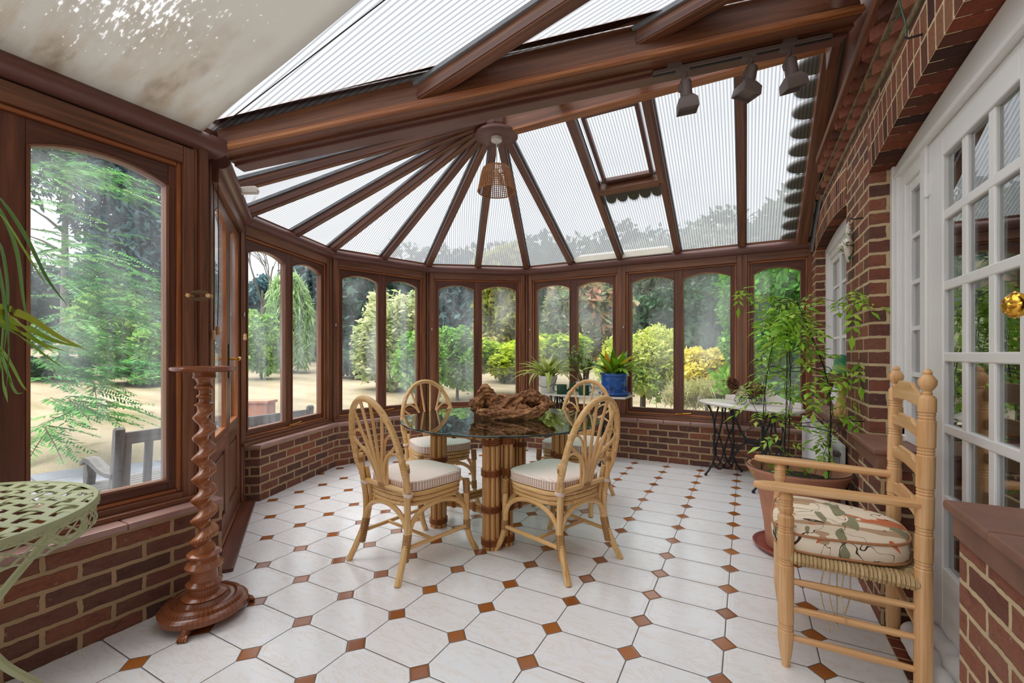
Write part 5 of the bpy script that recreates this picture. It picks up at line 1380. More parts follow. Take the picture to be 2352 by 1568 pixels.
# ------------------------------------------------------------------ terracotta pot with climbing jasmine
def jasmine():
    p = W(1.80, 2.80); p = V((.285, 3.33, 0)); r = empty('potted_jasmine', p); tag(r, 'climbing jasmine on a wire frame in a wide terracotta pot beside the radiator', 'potted plant')
    b = MB(); b.lathe([(.21, 0), (.235, .006), (.25, .03), (.243, .034), (.225, .018), (.0001, .014)], n=48); b.build('saucer', MAT['terra_dk'], r, SM)
    b = MB(); b.lathe([(.165, .016), (.172, .02), (.185, .16), (.21, .32), (.235, .42), (.262, .475), (.283, .505), (.288, .520), (.280, .532), (.262, .528), (.235, .46), (.225, .44), (.0001, .43)], n=56); b.build('pot', MAT['terra'], r, SM)
    b = MB(); b.lathe([(.0001, .455), (.226, .452)], n=32, caps=False); b.build('soil', MAT['soil'], r)
    random.seed(4)
    top = V((-.03, .12, 1.60)); wires = []
    for k in range(5):
        a = .5+k*2*math.pi/5; base = V((.20*math.cos(a), .20*math.sin(a), .46)); mid = V((.19*math.cos(a)+.02, .19*math.sin(a)+.08, 1.05)); wires.append(bez([base, mid, top+V((.05*math.cos(a), .05*math.sin(a), 0))], 10))
    b = MB()
    for w in wires: b.tube(w, .0032, 5)
    for z, rr in ((.80, .205), (1.15, .17)): b.tube([V((rr*math.cos(q)+.015, rr*math.sin(q)+.06*(z-.45), z+.02*math.sin(3*q))) for q in [2*math.pi*i/24 for i in range(24)]], .0028, 5, closed=True)
    b.tube([top+V((.06*math.cos(q), .05*math.sin(q), .02*math.sin(2*q))) for q in [2*math.pi*i/20 for i in range(20)]], .003, 5, closed=True)
    b.tube([V((.288*math.cos(q)-.0, .288*math.sin(q), .535)) for q in [2*math.pi*i/30 for i in range(30)]], .0028, 5, closed=True)
    b.tube(bez([V((-.25, .1, .53)), V((-.34, .0, .60)), V((-.31, -.02, .72)), V((-.16, .05, .80))], 6), .0028, 5)
    b.build('wire_frame', MAT['black'], r, SM)
    st = MB(); lf = MB()
    def pinnate(q, d, L):
        d = V((d.x, d.y, d.z-random.uniform(0, .7))).normalized(); s = d.cross(V((random.uniform(-.8, .8), random.uniform(-.8, .8), 1))); s = s.normalized() if s.length > .1 else V((1, 0, 0)); n_ = s.cross(d); pts = [q+d*L*t-V((0, 0, .25*L*t*t)) for t in (0, .25, .5, .75, 1)]
        def leaf(o, dr, l):
            w = l*.42; sd = dr.cross(n_); sd = sd.normalized() if sd.length > .05 else s; c = random.random(); e = o+dr*l-V((0, 0, l*.22))
            m = o+dr*l*.45+n_*l*.04
            lf.face_add([o, m+sd*w*.5-V((0, 0, l*.05)), e, m-sd*w*.5-V((0, 0, l*.05)), m], [(0, 4, 1), (1, 4, 2), (2, 4, 3), (3, 4, 0)], None, c)
        for i in (1, 2, 3):
            for sg in (-1, 1): leaf(pts[i], (d*.6+s*sg).normalized(), L*random.uniform(.36, .5))
        leaf(pts[4], d, L*.62)
        st.tube(pts, .0011, 4)
    stems = []
    for w in wires: stems.append([q+V((.012*math.sin(i*1.1), .012*math.cos(i*1.1), 0)) for i, q in enumerate(w)])
    stems.append(bez([top, top+V((.12, .02, .03)), top+V((.24, -.10, -.02)), top+V((.30, -.30, .02)), top+V((.26, -.45, -.1))], 6))
    stems.append(bez([top, top+V((-.12, .10, .06)), top+V((-.22, .14, .08)), top+V((-.30, .12, .14))], 6))
    stems.append(bez([V((.1, .1, .46)), V((.2, .0, .8)), V((.26, -.12, 1.05)), V((.28, -.2, 1.22))], 6))
    stems.append(bez([V((-.1, .1, .46)), V((-.17, .12, .75)), V((-.26, .05, .95)), V((-.24, .0, 1.1))], 6))
    stems.append(bez([top, top+V((.0, -.1, -.1)), top+V((.08, -.22, -.3)), top+V((.1, -.25, -.55))], 6))
    for si, s_ in enumerate(stems):
        st.tube(s_, .0026 if si < 5 else .0018, 5)
        for i in range(1, len(s_)-1):
            tt = i/len(s_); dens = (1.4 if .25 < tt else .7) if si < 5 else 1.0
            if si in (0, 4): dens *= .6
            for k in range(int(dens)+(random.random() < dens % 1)):
                a = random.uniform(0, 6.28); 
                if s_[i].z < .50: continue
                if random.random() < .66: pinnate(s_[i], V((math.cos(a), math.sin(a), random.uniform(-.3, .5))), random.uniform(.09, .155))
        pinnate(s_[-1], s_[-1]-s_[-3], .12)
    for k in range(38):   # crown at the top of the frame
        a = random.uniform(0, 6.28); h = random.random(); pinnate(top+V((.07*math.cos(a), .06*math.sin(a), -.06-.55*h*h)), V((math.cos(a)-.25, math.sin(a), random.uniform(-.2, .4))), random.uniform(.09, .15))
    for k in range(14):
        a = random.uniform(0, 6.28); pinnate(V((.10*math.cos(a)-.04, .10*math.sin(a)-.06, .455)), V((math.cos(a), math.sin(a), .5)), random.uniform(.07, .11))
    st.build('stem', plain('green_stem', '#55602f', .7), r, SM); lf.build('foliage', MAT['jas'], r)
jasmine()
# ------------------------------------------------------------------ radiator
def radiator():
    r = empty('radiator', (0, 0, 0)); tag(r, 'white double-panel radiator under the house window, behind the terracotta pot', 'radiator')
    for x in (.497, .566):
        b = MB(); y0, y1, z0, z1 = 3.585, 5.18, .09, .645
        b.box(x-.011, x+.011, y0, y1, z0, z1)
        n = 44
        for k in range(n):
            y = y0+.03+(y1-y0-.06)*k/(n-1); b.box(x-.0145, x-.009, y-.010, y+.010, z0+.035, z1-.035)
        b.build('panel', MAT['whitep'], r, bevel=.004)
    b = MB()
    for k in range(60): y = 3.64+1.5*k/59; b.box(.510, .553, y-.0012, y+.0012, .11, .62)
    b.build('convector_fins', MAT['whitep'], r)
    b = MB(); b.lathe([(.014, -.03), (.02, -.028), (.02, 0), (.012, .004)], V((.532, 3.60, .585)), 14, M=Matrix.Rotation(math.pi/2, 4, 'X')); b.tube([(.505, 3.615, .585), (.56, 3.615, .585)], .012, 10); b.build('air_vent', MAT['track'], r, SM)
    b = MB(); b.tube([(.532, 3.57, .13), (.532, 3.55, .13), (.532, 3.55, .0)], .009, 8); b.build('pipe', MAT['whitep'], r, SM)
radiator()
# ------------------------------------------------------------------ carved mushroom on the sill, ceramic bird on the pier
def mushroom():
    p = V((.590, 3.80, ZC)); r = empty('carved_mushroom', p); r.scale = (.72, .72, .72); tag(r, 'carved wooden toadstool with green-topped cap standing on the tiled house sill', 'ornament')
    k = NT('yellow_carved_wood'); n = k.noise(k.mapping(k.obj(), (30, 30, 6)), 1.0, 4, .6); MAT['mstem'] = k.done(k.bsdf(k.ramp(n, [(.35, lin('#b98a4a')), (.6, lin('#dcb978'))]), .4))
    b = MB(); b.lathe([(.088, 0), (.090, .02), (.075, .06), (.048, .12), (.034, .19), (.032, .25), (.040, .30), (.060, .345), (.05, .36), (.0001, .365)], n=28); b.build('stem', MAT['mstem'], r, SM)
    k = NT('painted_cap'); o = k.obj(); s = k.n('ShaderNodeSeparateXYZ'); k.t.links.new(o, s.inputs[0]); n = k.noise(o, 25, 4, .6)
    f = k.math('ADD', s.outputs[2], k.math('MULTIPLY', n, .05)); c = k.ramp(k.math('MULTIPLY', f, 1.0), [(.36, lin('#7a5634')), (.395, lin('#a5825a')), (.43, lin('#5c4026')), (.445, lin('#2f7a54')), (.50, lin('#8fae5c')), (.54, lin('#3c8a62')), (.62, lin('#1f6a55'))])
    MAT['mcap'] = k.done(k.bsdf(c, .3))
    b = MB(); b.lathe([(.05, .345), (.105, .345), (.118, .372), (.110, .41), (.090, .45), (.070, .49), (.062, .53), (.052, .57), (.030, .595), (.0001, .602)], n=32); b.build('cap', MAT['mcap'], r, SM)
    b = MB(); vs = []; d = V((-.6, .8, 0)).normalized(); s_ = V((-d.y, d.x, 0))
    pts = [(.095, .40, .055), (.125, .33, .050), (.150, .25, .040), (.160, .17, .028), (.150, .10, .014), (.145, .085, .004)]
    for q, z, w in pts: vs += [d*q+s_*w+V((0, 0, z)), d*(q+.02)+V((0, 0, z-.005)), d*q-s_*w+V((0, 0, z)), d*(q-.022)+V((0, 0, z))]
    b.face_add(vs, [(4*i+j, 4*i+(j+1) % 4, 4*i+4+(j+1) % 4, 4*i+4+j) for i in range(len(pts)-1) for j in range(4)] + [(3, 2, 1, 0)]); b.build('bark_flap', plain('bark', '#7d5a3c', .8, var=.5, vscale=60, bump=.5), r, SM)
mushroom()
def bird():
    c = onx(1949, 562, XW-.022); r = empty('ceramic_bird', c); tag(r, 'small glazed ceramic bird plaque with raised wings hung on the brick pier', 'ornament')
    k = NT('mottled_glaze'); n = k.noise(k.obj(), 42, 2, .5); MAT['bird'] = k.done(k.bsdf(k.ramp(n, [(.3, lin('#4f7a5c')), (.42, lin('#d8cfc0')), (.55, lin('#cfc4bc')), (.66, lin('#a05a2c'))], 'CONSTANT'), .25))
    b = MB(); b.lathe([(.0001, -.115), (.012, -.10), (.026, -.06), (.036, -.02), (.030, .02), (.014, .035), (.018, .06), (.022, .09), (.012, .13), (.0001, .15)], n=18, caps=False, sx=.75); b.build('body', MAT['bird'], r, SM)
    for s in (-1, 1):
        b = MB(); b.tube(bez([V((-.005, s*.015, .0)), V((-.015, s*.06, .012)), V((-.02, s*.095, -.002)), V((-.014, s*.115, -.02))], 5), [.018]*5+[.024]*5+[.020]*4+[.012, .004], 10); b.build('wing', MAT['bird'], r, SM)
bird()
# ------------------------------------------------------------------ draught excluder at the foot of the house door
def excluder():
    r = empty('draught_excluder', (.625, 2.15, 0)); tag(r, 'white fabric draught excluder lying along the foot of the house door', 'draught excluder')
    random.seed(6)
    b = MB(); pts = [V((.0+.008*math.sin(i*.9), -.36+.72*i/24, .052+.004*math.sin(i*1.7))) for i in range(25)]
    b.tube(pts, [.02]+[.046+.004*math.sin(i*1.3) for i in range(23)]+[.02], 16); b.build('roll', plain('white_cotton', '#e4e3e2', .9, var=.06, bump=.3, vscale=12), r, SM)
    b = MB(); pts = [V((.062+.006*math.sin(i*.8), -.37+.70*i/24, .095+.004*math.sin(i*1.9))) for i in range(25)]
    b.tube(pts, [.015]+[.036+.004*math.sin(i*1.6) for i in range(23)]+[.015], 14); b.build('second_roll', plain('white_cotton_2', '#dddcdb', .9, var=.08, bump=.3, vscale=12), r, SM)
excluder()
# ------------------------------------------------------------------ pendant lamp
def pendant():
    r = empty('pendant_lamp', (HUB.x, HUB.y, 0)); tag(r, 'brown wicker pendant lamp hanging from the round boss of the bay roof', 'lamp')
    b = MB(); b.lathe([(.0001, 3.18), (.046, 3.18), (.050, 3.184), (.050, 3.212)], n=28); b.build('ceiling_rose', MAT['cream'], r, SM)
    b = MB(); b.tube([(0, 0, 3.182), (0, 0, 2.925)], .0045, 6); b.build('flex', MAT['cream'], r)
    prof = [(.100, 2.938), (.122, 2.928), (.133, 2.90), (.146, 2.84), (.158, 2.78), (.169, 2.722)]
    b = MB(); n = 54
    for k in range(n):
        a = 2*math.pi*k/n; b.tube([V((rr*math.cos(a), rr*math.sin(a), z)) for rr, z in prof], .0042, 5)
    for j in range(13):
        t = j/12; z = 2.932-(2.932-2.725)*t; rr = np.interp(z, [p[1] for p in reversed(prof)], [p[0] for p in reversed(prof)])
        b.tube([V(((rr+.003*math.sin(27*q+j*math.pi))*math.cos(q), (rr+.003*math.sin(27*q+j*math.pi))*math.sin(q), z)) for q in [2*math.pi*i/54 for i in range(54)]], .0032 if 0 < j < 12 else .006, 5, closed=True)
    sh = b.build('wicker_shade', MAT['wicker'], r, SM)
    b = MB()
    for k in range(3): a = k*2.1; b.tube([(0, 0, 2.925), (.10*math.cos(a), .10*math.sin(a), 2.938)], .003, 5)
    b.build('shade_spider', MAT['wicker'], sh, SM)
    b = MB(); b.lathe([(.012, 2.93), (.018, 2.92), (.018, 2.87), (.012, 2.865)], n=14); b.build('bulb_holder', MAT['cream'], r, SM)
pendant()
# ------------------------------------------------------------------ spotlight track under the valley beam
def track():
    tdir = (vb1-vb0).normalized(); sof = lambda x: vb0.lerp(vb1, (x-vb0.x)/(vb1.x-vb0.x)) - nv*.045 + V((0, 0, -.135))
    r = empty('track_light', sof(-.45)); tag(r, 'brown ceiling track with three adjustable spotlights fixed below the diagonal roof beam', 'spotlights'); o = r.location
    a, c = sof(-.43)-o, sof(.42)-o
    b = MB(); b.beam(a, c, .034, .022); b.build('track', MAT['track'], r, bevel=.004)
    b = MB(); b.beam(a+V((0, 0, -.012)), c+V((0, 0, -.012)), .014, .006); b.build('track_slot', MAT['black'], r)
    for x in (-.33, .22):
        b = MB(); p = sof(x)-o; b.beam(p-tdir*.04+V((0, 0, .02)), p+tdir*.04+V((0, 0, .02)), .03, .03); b.build('track_clip', MAT['track'], r, bevel=.003)
    for x, d in ((-.275, V((.10, .05, -1))), (.045, V((-.20, .02, -1))), (.225, V((.22, .12, -1)))):
        p = sof(x)-o; d = (tdir*d.x+nv*-d.y+V((0, 0, d.z))).normalized(); q = V((0, 0, 1)).rotation_difference(d).to_matrix().to_4x4()
        hd = MB(); c0 = p+V((0, 0, -.075))
        hd.lathe([(.0001, -.005), (.027, -.002), (.031, .006), (.032, .088), (.0001, .09)], c0, 16, caps=False, M=q)
        hd.lathe([(.0001, .082), (.040, .082), (.070, .112), (.074, .158), (.068, .160), (.064, .140), (.0001, .135)], c0, 4, caps=False, M=q, a0=math.pi/4)
        h = hd.build('spotlight', MAT['track'], r, SM)
        ad = MB(); ad.beam(p-tdir*.055+V((0, 0, -.018)), p+tdir*.02+V((0, 0, -.018)), .026, .018); ad.tube([p+V((0, 0, -.02)), p+V((0, 0, -.045)), c0+d*.03+tdir*-.034, c0+d*.05+tdir*-.03], .011, 8); ad.build('bracket', MAT['track'], h, SM)
track()
# ------------------------------------------------------------------ stained roof blind with its cord
def roof_blind():
    r = empty('roof_blind', (0, 0, 0)); tag(r, 'grey water-stained pleated roof blind drawn across the near left ceiling', 'roof blind')
    zb = lambda x: 2.40+.225*(x-XL)
    b = MB(); y0, y1 = -1.6, 1.275; n = 40; vs = []
    for i in range(n+1):
        y = y1-(y1-y0)*i/n
        for x in (XL+.0, -2.25, -1.8, -1.4, -1.0): vs.append(V((x, y+(.004*math.sin(x*9) if i == 0 else 0), zb(x)-.012*math.sin((x-XL)*1.03)**2)))
    b.face_add(vs, [(5*i+k, 5*i+k+1, 5*i+6+k, 5*i+5+k) for i in range(n) for k in range(4)], V((1, 0, 0)))
    f = b.build('fabric', MAT['blind'], r, 3.2); m = f.modifiers.new('solid', 'SOLIDIFY'); m.thickness = .003
    b = MB(); b.tube([(XL+.02, 1.315, zb(XL)+.01), (-1.2, 1.36, zb(-1.2)+.02), (.4, 1.40, zb(.4)+.03)], .0028, 5); b.build('guide_cord', MAT['darkcord'], r)
roof_blind()
# ------------------------------------------------------------------ blind cords with wooden acorns, cleat on the post
def acorn(parent, p, s=1.0):
    b = MB(); b.lathe([(.004, .034), (.010, .032), (.012, .012), (.009, .008), (.013, .002), (.013, -.012), (.008, -.018), (.0001, -.019)], p, 14, M=Matrix.Scale(s, 4)); b.build('wooden_acorn', MAT['pine'], parent, SM)
def pull_cord(top, bot, label):
    r = empty('pull_cord', bot); tag(r, label, 'blind cord', 'blind pull cords by the garden doors')
    b = MB(); d = V(top)-V(bot); b.tube([V((0, 0, .03)), d*.3+V((.003, .003, 0)), d*.7+V((-.002, .004, 0)), d], .0022, 5); b.build('cord', MAT['darkcord'], r, SM); acorn(r, V((0, 0, 0)))
def pc(u, v0, v1, Y, label): a = at(u, v0, Y); c = at(u, v1, Y); pull_cord((c.x, c.y, a.z), c, label)
pc(490, 420, 772, 2.50, 'blind cord with wooden acorn, the lower of two hanging before the near door pane')
pc(500, 372, 762, 2.58, 'blind cord with wooden acorn, the upper of two hanging before the near door pane')
pc(563, 530, 776, 3.55, 'blind cord with wooden acorn hanging at the first pane right of the garden doors')
def cleat():
    p = at(458, 679, 2.27); r = empty('cord_cleat', p); tag(r, 'bundle of brown cord wound on two wooden pegs on the post by the garden doors', 'cord cleat')
    e = camdir(1, .15).normalized(); f = camdir(.15, -1).normalized(); z = V((0, 0, 1))
    for s in (-1, 1):
        b = MB(); b.tube([e*(s*.047)-f*.02, e*(s*.047)+f*.018], .010, 10); b.build('peg', MAT['pine'], r, SM)
    b = MB()
    for k in range(6):
        h = .012+.0025*k; o = f*(-.012+.005*(k % 3)); n = 26
        b.tube([e*(.050*math.cos(q)*(1.0+.02*k))+z*((h)*math.sin(q)*(1 if abs(math.cos(q)) < .8 else .8))+o for q in [2*math.pi*i/n for i in range(n)]], .0032, 5, closed=True)
    b.build('wound_cord', MAT['cord'], r, SM)
cleat()
# ------------------------------------------------------------------ loose board on the eaves, white blind end, wall hooks
def board():
    a, c = V((-1.97, 5.33, 2.415)), V((-.74, 5.33, 2.415)); b = MB(); z = V((0, 0, 1)); y = V((0, .55, .83)).normalized(); x = V((1, 0, 0))
    b.prism([(.05, 0), (1.23, 0), (1.15, .125), (.10, .125), (.0, .055)], a, x, y, x.cross(y), -.008, .008, x); o = b.build('loose_board', MAT['board'], None, bevel=.003); tag(o, 'pale limewashed board resting on the eaves cover above the back windows', 'board')
board()
b = MB(); p = at(570, 437, 3.05); e = camdir(1, .2).normalized(); z = V((0, 0, 1)); b.prism([(-.065, -.03), (.06, -.02), (.068, .0), (.06, .022), (.045, .03), (-.065, .012)], p, e, z, e.cross(z), -.02, .02, e)
o = b.build('blind_bracket', MAT['cream'], None, bevel=.006); tag(o, 'white plastic roof-blind end bracket above the garden doors', 'bracket')
def hook(u, v, label):
    p = onx(u, v, XW-.004); r = empty('wall_hook', p); tag(r, label, 'hook')
    b = MB(); b.tube([V((.01, 0, 0)), V((-.045, -.004, -.004)), V((-.055, -.004, .004))], .004, 6); b.build('pin', MAT['black'], r, SM)
    return r
h = hook(2121, 78, 'rusty iron hook in the arch ring above the house door, green wire tied to it')
b = MB(); b.tube(bez([V((-.05, 0, 0)), V((-.045, .03, .08)), V((-.05, .05, .14)), V((-.06, .06, .24)), V((-.05, .03, .34))], 6), .003, 5); b.tube(bez([V((-.05, .05, .14)), V((-.07, .10, .12)), V((-.06, .16, .13))], 4), .0026, 5); b.build('green_wire', plain('green_plastic_wire', '#2f5f4c', .5), h, SM)
hook(1981, 500, 'small dark hook high on the corner of the brick pier')
hook(1983, 967, 'small dark hook low on the brick pier above the coping')
# ------------------------------------------------------------------ palm at the far left
def palm():
    p = V((-2.2, -.50, 0)); r = empty('potted_palm', p); tag(r, 'arching palm fronds reaching in front of the left window above the bistro table', 'potted plant')
    b = MB(); b.lathe([(.15, 0), (.16, .01), (.20, .30), (.205, .34), (.19, .34), (.18, .30), (.0001, .29)], n=32); b.build('pot', MAT['terra'], r, SM)
    b = MB(); b.tube([V((0, 0, .28)), V((.01, .02, .7)), V((.02, .04, 1.05))], [.045, .04, .035], 12); b.build('trunk', plain('palm_bark', '#6d5a41', .9, var=.4, bump=.5), r, SM)
    b = MB(); o = V((.02, .04, 1.05))
    def leaf(pts, w, col, w0=.35):
        pts = bez([at(*q)-p for q in pts], 6); m = len(pts); vs = []
        for i, q in enumerate(pts):
            d = (pts[min(i+1, m-1)]-pts[max(i-1, 0)]).normalized(); s = d.cross(V((.3, -.9, .3))).normalized(); n_ = s.cross(d); t = i/(m-1); ww = w*(w0+(1-w0)*min(1, t*3))*max(.03, (1-t**2.2))
            vs += [q-s*ww+n_*ww*.35, q, q+s*ww+n_*ww*.35]
        b.face_add(vs, [f for i in range(m-1) for f in ((3*i, 3*i+1, 3*i+4, 3*i+3), (3*i+1, 3*i+2, 3*i+5, 3*i+4))], None, col)
    Y = 1.30
    for q, w, c in (([(-60, 420, 1.2), (0, 452, 1.28), (60, 540, 1.34), (110, 640, 1.36), (157, 704, 1.36)], .010, .25),
                    ([(-60, 440, 1.2), (0, 478, 1.25), (40, 570, 1.3), (56, 690, 1.32), (68, 760, 1.32)], .012, .3),
                    ([(-40, 470, 1.2), (10, 500, 1.25), (55, 570, 1.3), (85, 620, 1.32), (112, 664, 1.33)], .006, .7),
                    ([(-50, 560, 1.15), (0, 555, 1.2), (20, 640, 1.25), (18, 740, 1.28), (8, 820, 1.3)], .013, .2),
                    ([(-50, 600, 1.1), (-5, 600, 1.12), (12, 700, 1.2), (6, 800, 1.25), (-4, 880, 1.25)], .012, .35),
                    ([(-80, 690, 1.1), (0, 706, 1.25), (70, 730, 1.32), (140, 775, 1.36), (202, 804, 1.38)], .013, .9),
                    ([(-80, 710, 1.1), (0, 725, 1.22), (60, 748, 1.3), (120, 780, 1.33), (195, 800, 1.36)], .012, .8),
                    ([(-80, 715, 1.1), (0, 735, 1.2), (50, 760, 1.27), (100, 790, 1.3), (150, 806, 1.32)], .010, .85),
                    ([(-80, 730, 1.1), (0, 745, 1.2), (60, 780, 1.27), (110, 820, 1.3), (150, 848, 1.32)], .006, .6),
                    ([(-60, 700, 1.1), (0, 715, 1.2), (40, 735, 1.25), (90, 785, 1.3), (128, 812, 1.3)], .009, .95),
                    ([(-60, 770, 1.1), (0, 795, 1.2), (25, 830, 1.23), (50, 880, 1.25), (62, 898, 1.25)], .009, .7),
                    ([(-60, 780, 1.1), (0, 810, 1.2), (18, 850, 1.22), (32, 890, 1.23), (40, 900, 1.23)], .008, .5),
                    ([(-60, 800, 1.1), (0, 830, 1.15), (10, 880, 1.2), (16, 910, 1.2), (18, 925, 1.2)], .008, .55),
                    ([(-60, 790, 1.1), (0, 800, 1.15), (20, 860, 1.2), (36, 900, 1.2), (54, 902, 1.2)], .006, .4),
                    ([(-90, 560, 1.0), (-20, 560, 1.05), (14, 690, 1.1), (22, 800, 1.15), (14, 905, 1.18)], .010, .15)):
        leaf(q, w, c)
    b.build('frond', MAT['palm'], r, SM)
    s = MB()
    for q in ((-60, 430, 1.2), (-60, 600, 1.1), (-80, 705, 1.1), (-60, 785, 1.1)):
        e = at(*q)-p; s.tube(bez([o, (o+e)/2+V((0, 0, .10)), e], 6), .008, 6)
    s.build('frond_stalk', MAT['palm'], r, SM)
palm()
# ================================================================== garden
def gz(x, y):
    """lawn height: level near the house, rising gently away"""
    d = max(0, math.hypot(x, y)-7.5); return -.30 + .050*d
def garden_ground():
    b = MB(); n = 60; xs = [-70+2.3*i for i in range(n+1)]; ys = [-30+1.8*i for i in range(n+1)]
    vs = [V((x, y, gz(x, y)-.02)) for y in ys for x in xs]
    b.face_add(vs, [(j*(n+1)+i, j*(n+1)+i+1, (j+1)*(n+1)+i+1, (j+1)*(n+1)+i) for j in range(n) for i in range(n)], V((1, 0, 0)))
    struct(b.build('lawn', MAT['lawn'], None, 3.2))
    b = MB(); pts = [(XL-.12, -12), (XL-.12, 1.2), (-3.85, 2.0), (-4.28, 3.4), (-3.9, 4.75), (-2.7, 5.56), (-1.0, 5.56), (-1.2, 6.4), (-2.6, 6.9), (-4.5, 7.2), (-10.6, 7.2), (-10.6, -12)]
    b.prism(pts, (0, 0, 0), V((1, 0, 0)), V((0, 1, 0)), V((0, 0, 1)), -.5, -.28); struct(b.build('terrace_paving', MAT['pave']))
garden_ground()
def leafcloud(name, mat, parent, blobs, n, size, seed, asp=.55, droop=0.0, flat=0.0, tint=(0, 1)):
    """leaf quads scattered through ellipsoid clumps: blobs = (centre, radii)"""
    rng = np.random.default_rng(seed); wts = np.array([b_[1][0]*b_[1][1]+b_[1][1]*b_[1][2] for b_ in blobs]); wts = wts/wts.sum()
    idx = rng.choice(len(blobs), n, p=wts); C = np.array([b_[0] for b_ in blobs], float)[idx]; R = np.array([b_[1] for b_ in blobs], float)[idx]
    d = rng.normal(size=(n, 3)); d /= np.linalg.norm(d, axis=1)[:, None]; rad = rng.random(n)**(1/5)
    P = C + d*R*rad[:, None]*(1+.10*rng.normal(size=n))[:, None]
    ax = d*.6 + rng.normal(size=(n, 3))*.75; ax[:, 2] = ax[:, 2]*(1-flat) - droop; ax /= np.linalg.norm(ax, axis=1)[:, None]
    up = rng.normal(size=(n, 3))*.6; up[:, 2] += 1.0; s = np.cross(ax, up); s /= (np.linalg.norm(s, axis=1)[:, None]+1e-9)
    L = size*(.6+.8*rng.random(n))[:, None]; Wd = L*asp; nn = np.cross(s, ax)
    v = np.stack([P-ax*L/2, P+s*Wd/2+nn*L*.06, P+ax*L/2, P-s*Wd/2+nn*L*.06], 1).reshape(-1, 3)
    me = bpy.data.meshes.new(name); me.vertices.add(4*n); me.vertices.foreach_set('co', v.astype(np.float32).ravel())
    me.loops.add(4*n); me.loops.foreach_set('vertex_index', np.arange(4*n, dtype=np.int32)); me.polygons.add(n); me.polygons.foreach_set('loop_start', np.arange(0, 4*n, 4, dtype=np.int32))
    me.update(calc_edges=True); a = me.attributes.new('tint', 'FLOAT', 'FACE')
    cl = rng.random(len(blobs))[idx]; a.data.foreach_set('value', np.clip(tint[0]+(tint[1]-tint[0])*(.55*rng.random(n)+.45*cl), 0, 1).astype(np.float32))
    me.materials.append(mat); o = bpy.data.objects.new(name, me); COL.objects.link(o); o.parent = parent
    return o
LM = {}
for nm, st in {'conifer': ['#2a4438', '#47685a', '#6f8f80'], 'blue': ['#33505a', '#557a82', '#84a6a8'], 'seq': ['#2f6a34', '#58a050', '#9ccb78'], 'bright': ['#5a8f3a', '#8cbc58', '#c0dc90'],
               'willow': ['#7aa868', '#a8cc8c', '#d0e4b4'], 'cream': ['#8fa86c', '#c4cf98', '#ece8c8'], 'gold': ['#5d7a24', '#a8ac48', '#dcd080'], 'juniper': ['#6d9a1c', '#b4cc3a', '#dfe468'],
               'pink': ['#5f8a52', '#9aa878', '#cf8a72'], 'acer': ['#8fb03c', '#bccb5c', '#dcdc8a'], 'yellow': ['#b8b42c', '#e6d84a', '#f4ee94'], 'dark': ['#1f3a2a', '#3b5f40', '#64885c'],
               'grey': ['#5d7060', '#8b9a84', '#b8c0a8'], 'laurel': ['#2f6a24', '#5fa034', '#a8d464'], 'grass': ['#8a9a58', '#b4b47c', '#d0c898']}.items():
    LM[nm] = leafmat('leaf_'+nm, [(0, st[0]), (.5, st[1]), (1, st[2])], .35, .6, .2, .98)
MAT['bark'] = plain('bark_brown', '#5f5348', .95, var=.35, vscale=6, bump=.5)
MAT['bark_g'] = plain('bark_grey', '#83807a', .95, var=.3, vscale=6, bump=.5)
def gp(u, Y):
    a = (u-CU)/FPX; p = W(a*Y, Y); return V((p.x, p.y, gz(p.x, p.y)))
def mz(v, Y): return HC-(v-CV)/FPX*Y
def plant(name, cat, label, u, Y, vt, vb, wpx, leaf, n, size, seed, group=None, shape='round', trunk=True, asp=.55, droop=0.0, flat=0.0, dpt=.8, bark='bark'):
    """tree or shrub centred on column u, its crown between rows vt and vb, wpx wide, Y metres off"""
    p = gp(u, Y); zt, zb = mz(vt, Y), max(mz(vb, Y), p.z+.02); hw = wpx/2/FPX*Y; h = zt-zb
    r = empty(name, p); tag(r, label, cat, group)
    random.seed(seed); blobs = []
    k = {'round': 14, 'cone': 16, 'spread': 14, 'column': 14, 'weep': 14}[shape]
    for i in range(k):
        t = (i+.5)/k; a = i*2.399
        if shape == 'round':
            z = zb+h*(.2+.62*t); rr = hw*.62*math.sin(math.pi*(.22+.62*t)); bl = (hw*.46, hw*.46*dpt, h*.20)
        elif shape == 'cone':
            z = zb+h*(.04+.90*t); rr = hw*.62*(1-t)**.8; bl = (hw*(.50*(1-t)+.12), hw*(.50*(1-t)+.12), h*.11)
        elif shape == 'column':
            z = zb+h*(.06+.86*t); rr = hw*.42; bl = (hw*.6, hw*.6, h*.12)
        elif shape == 'spread':
            z = zb+h*(.25+.5*random.random()); rr = hw*.72*math.sqrt(t); bl = (hw*.34, hw*.34*dpt, h*.30)
        else:
            z = zb+h*(.30+.55*t); rr = hw*.60*(1-.5*t); bl = (hw*.30, hw*.30, h*.30)
        blobs.append(((rr*math.cos(a), rr*math.sin(a)*dpt, z-p.z+random.uniform(-.05, .05)*h), bl))
    leafcloud('crown', LM[leaf], r, blobs, n, size, seed, asp, droop, flat)
    if trunk:
        b = MB(); top = zb+h*.7-p.z; tr = max(.03, min(.25, hw*.07)); b.tube([V((0, 0, -.15)), V((.02*hw, 0, top*.4)), V((-.03*hw, .02*hw, top*.75)), V((0, 0, top))], [tr, tr*.8, tr*.55, tr*.25], 9)
        for i in range(6):
            a = i*1.05+seed; z0 = top*(.30+.09*i); b.tube([V((0, 0, z0)), V((hw*.3*math.cos(a), hw*.3*math.sin(a), z0+h*.10)), V((hw*.6*math.cos(a), hw*.6*math.sin(a), z0+h*.16))], [tr*.4, tr*.28, tr*.1], 6)
        b.build('trunk', MAT[bark], r, SM)
    return r
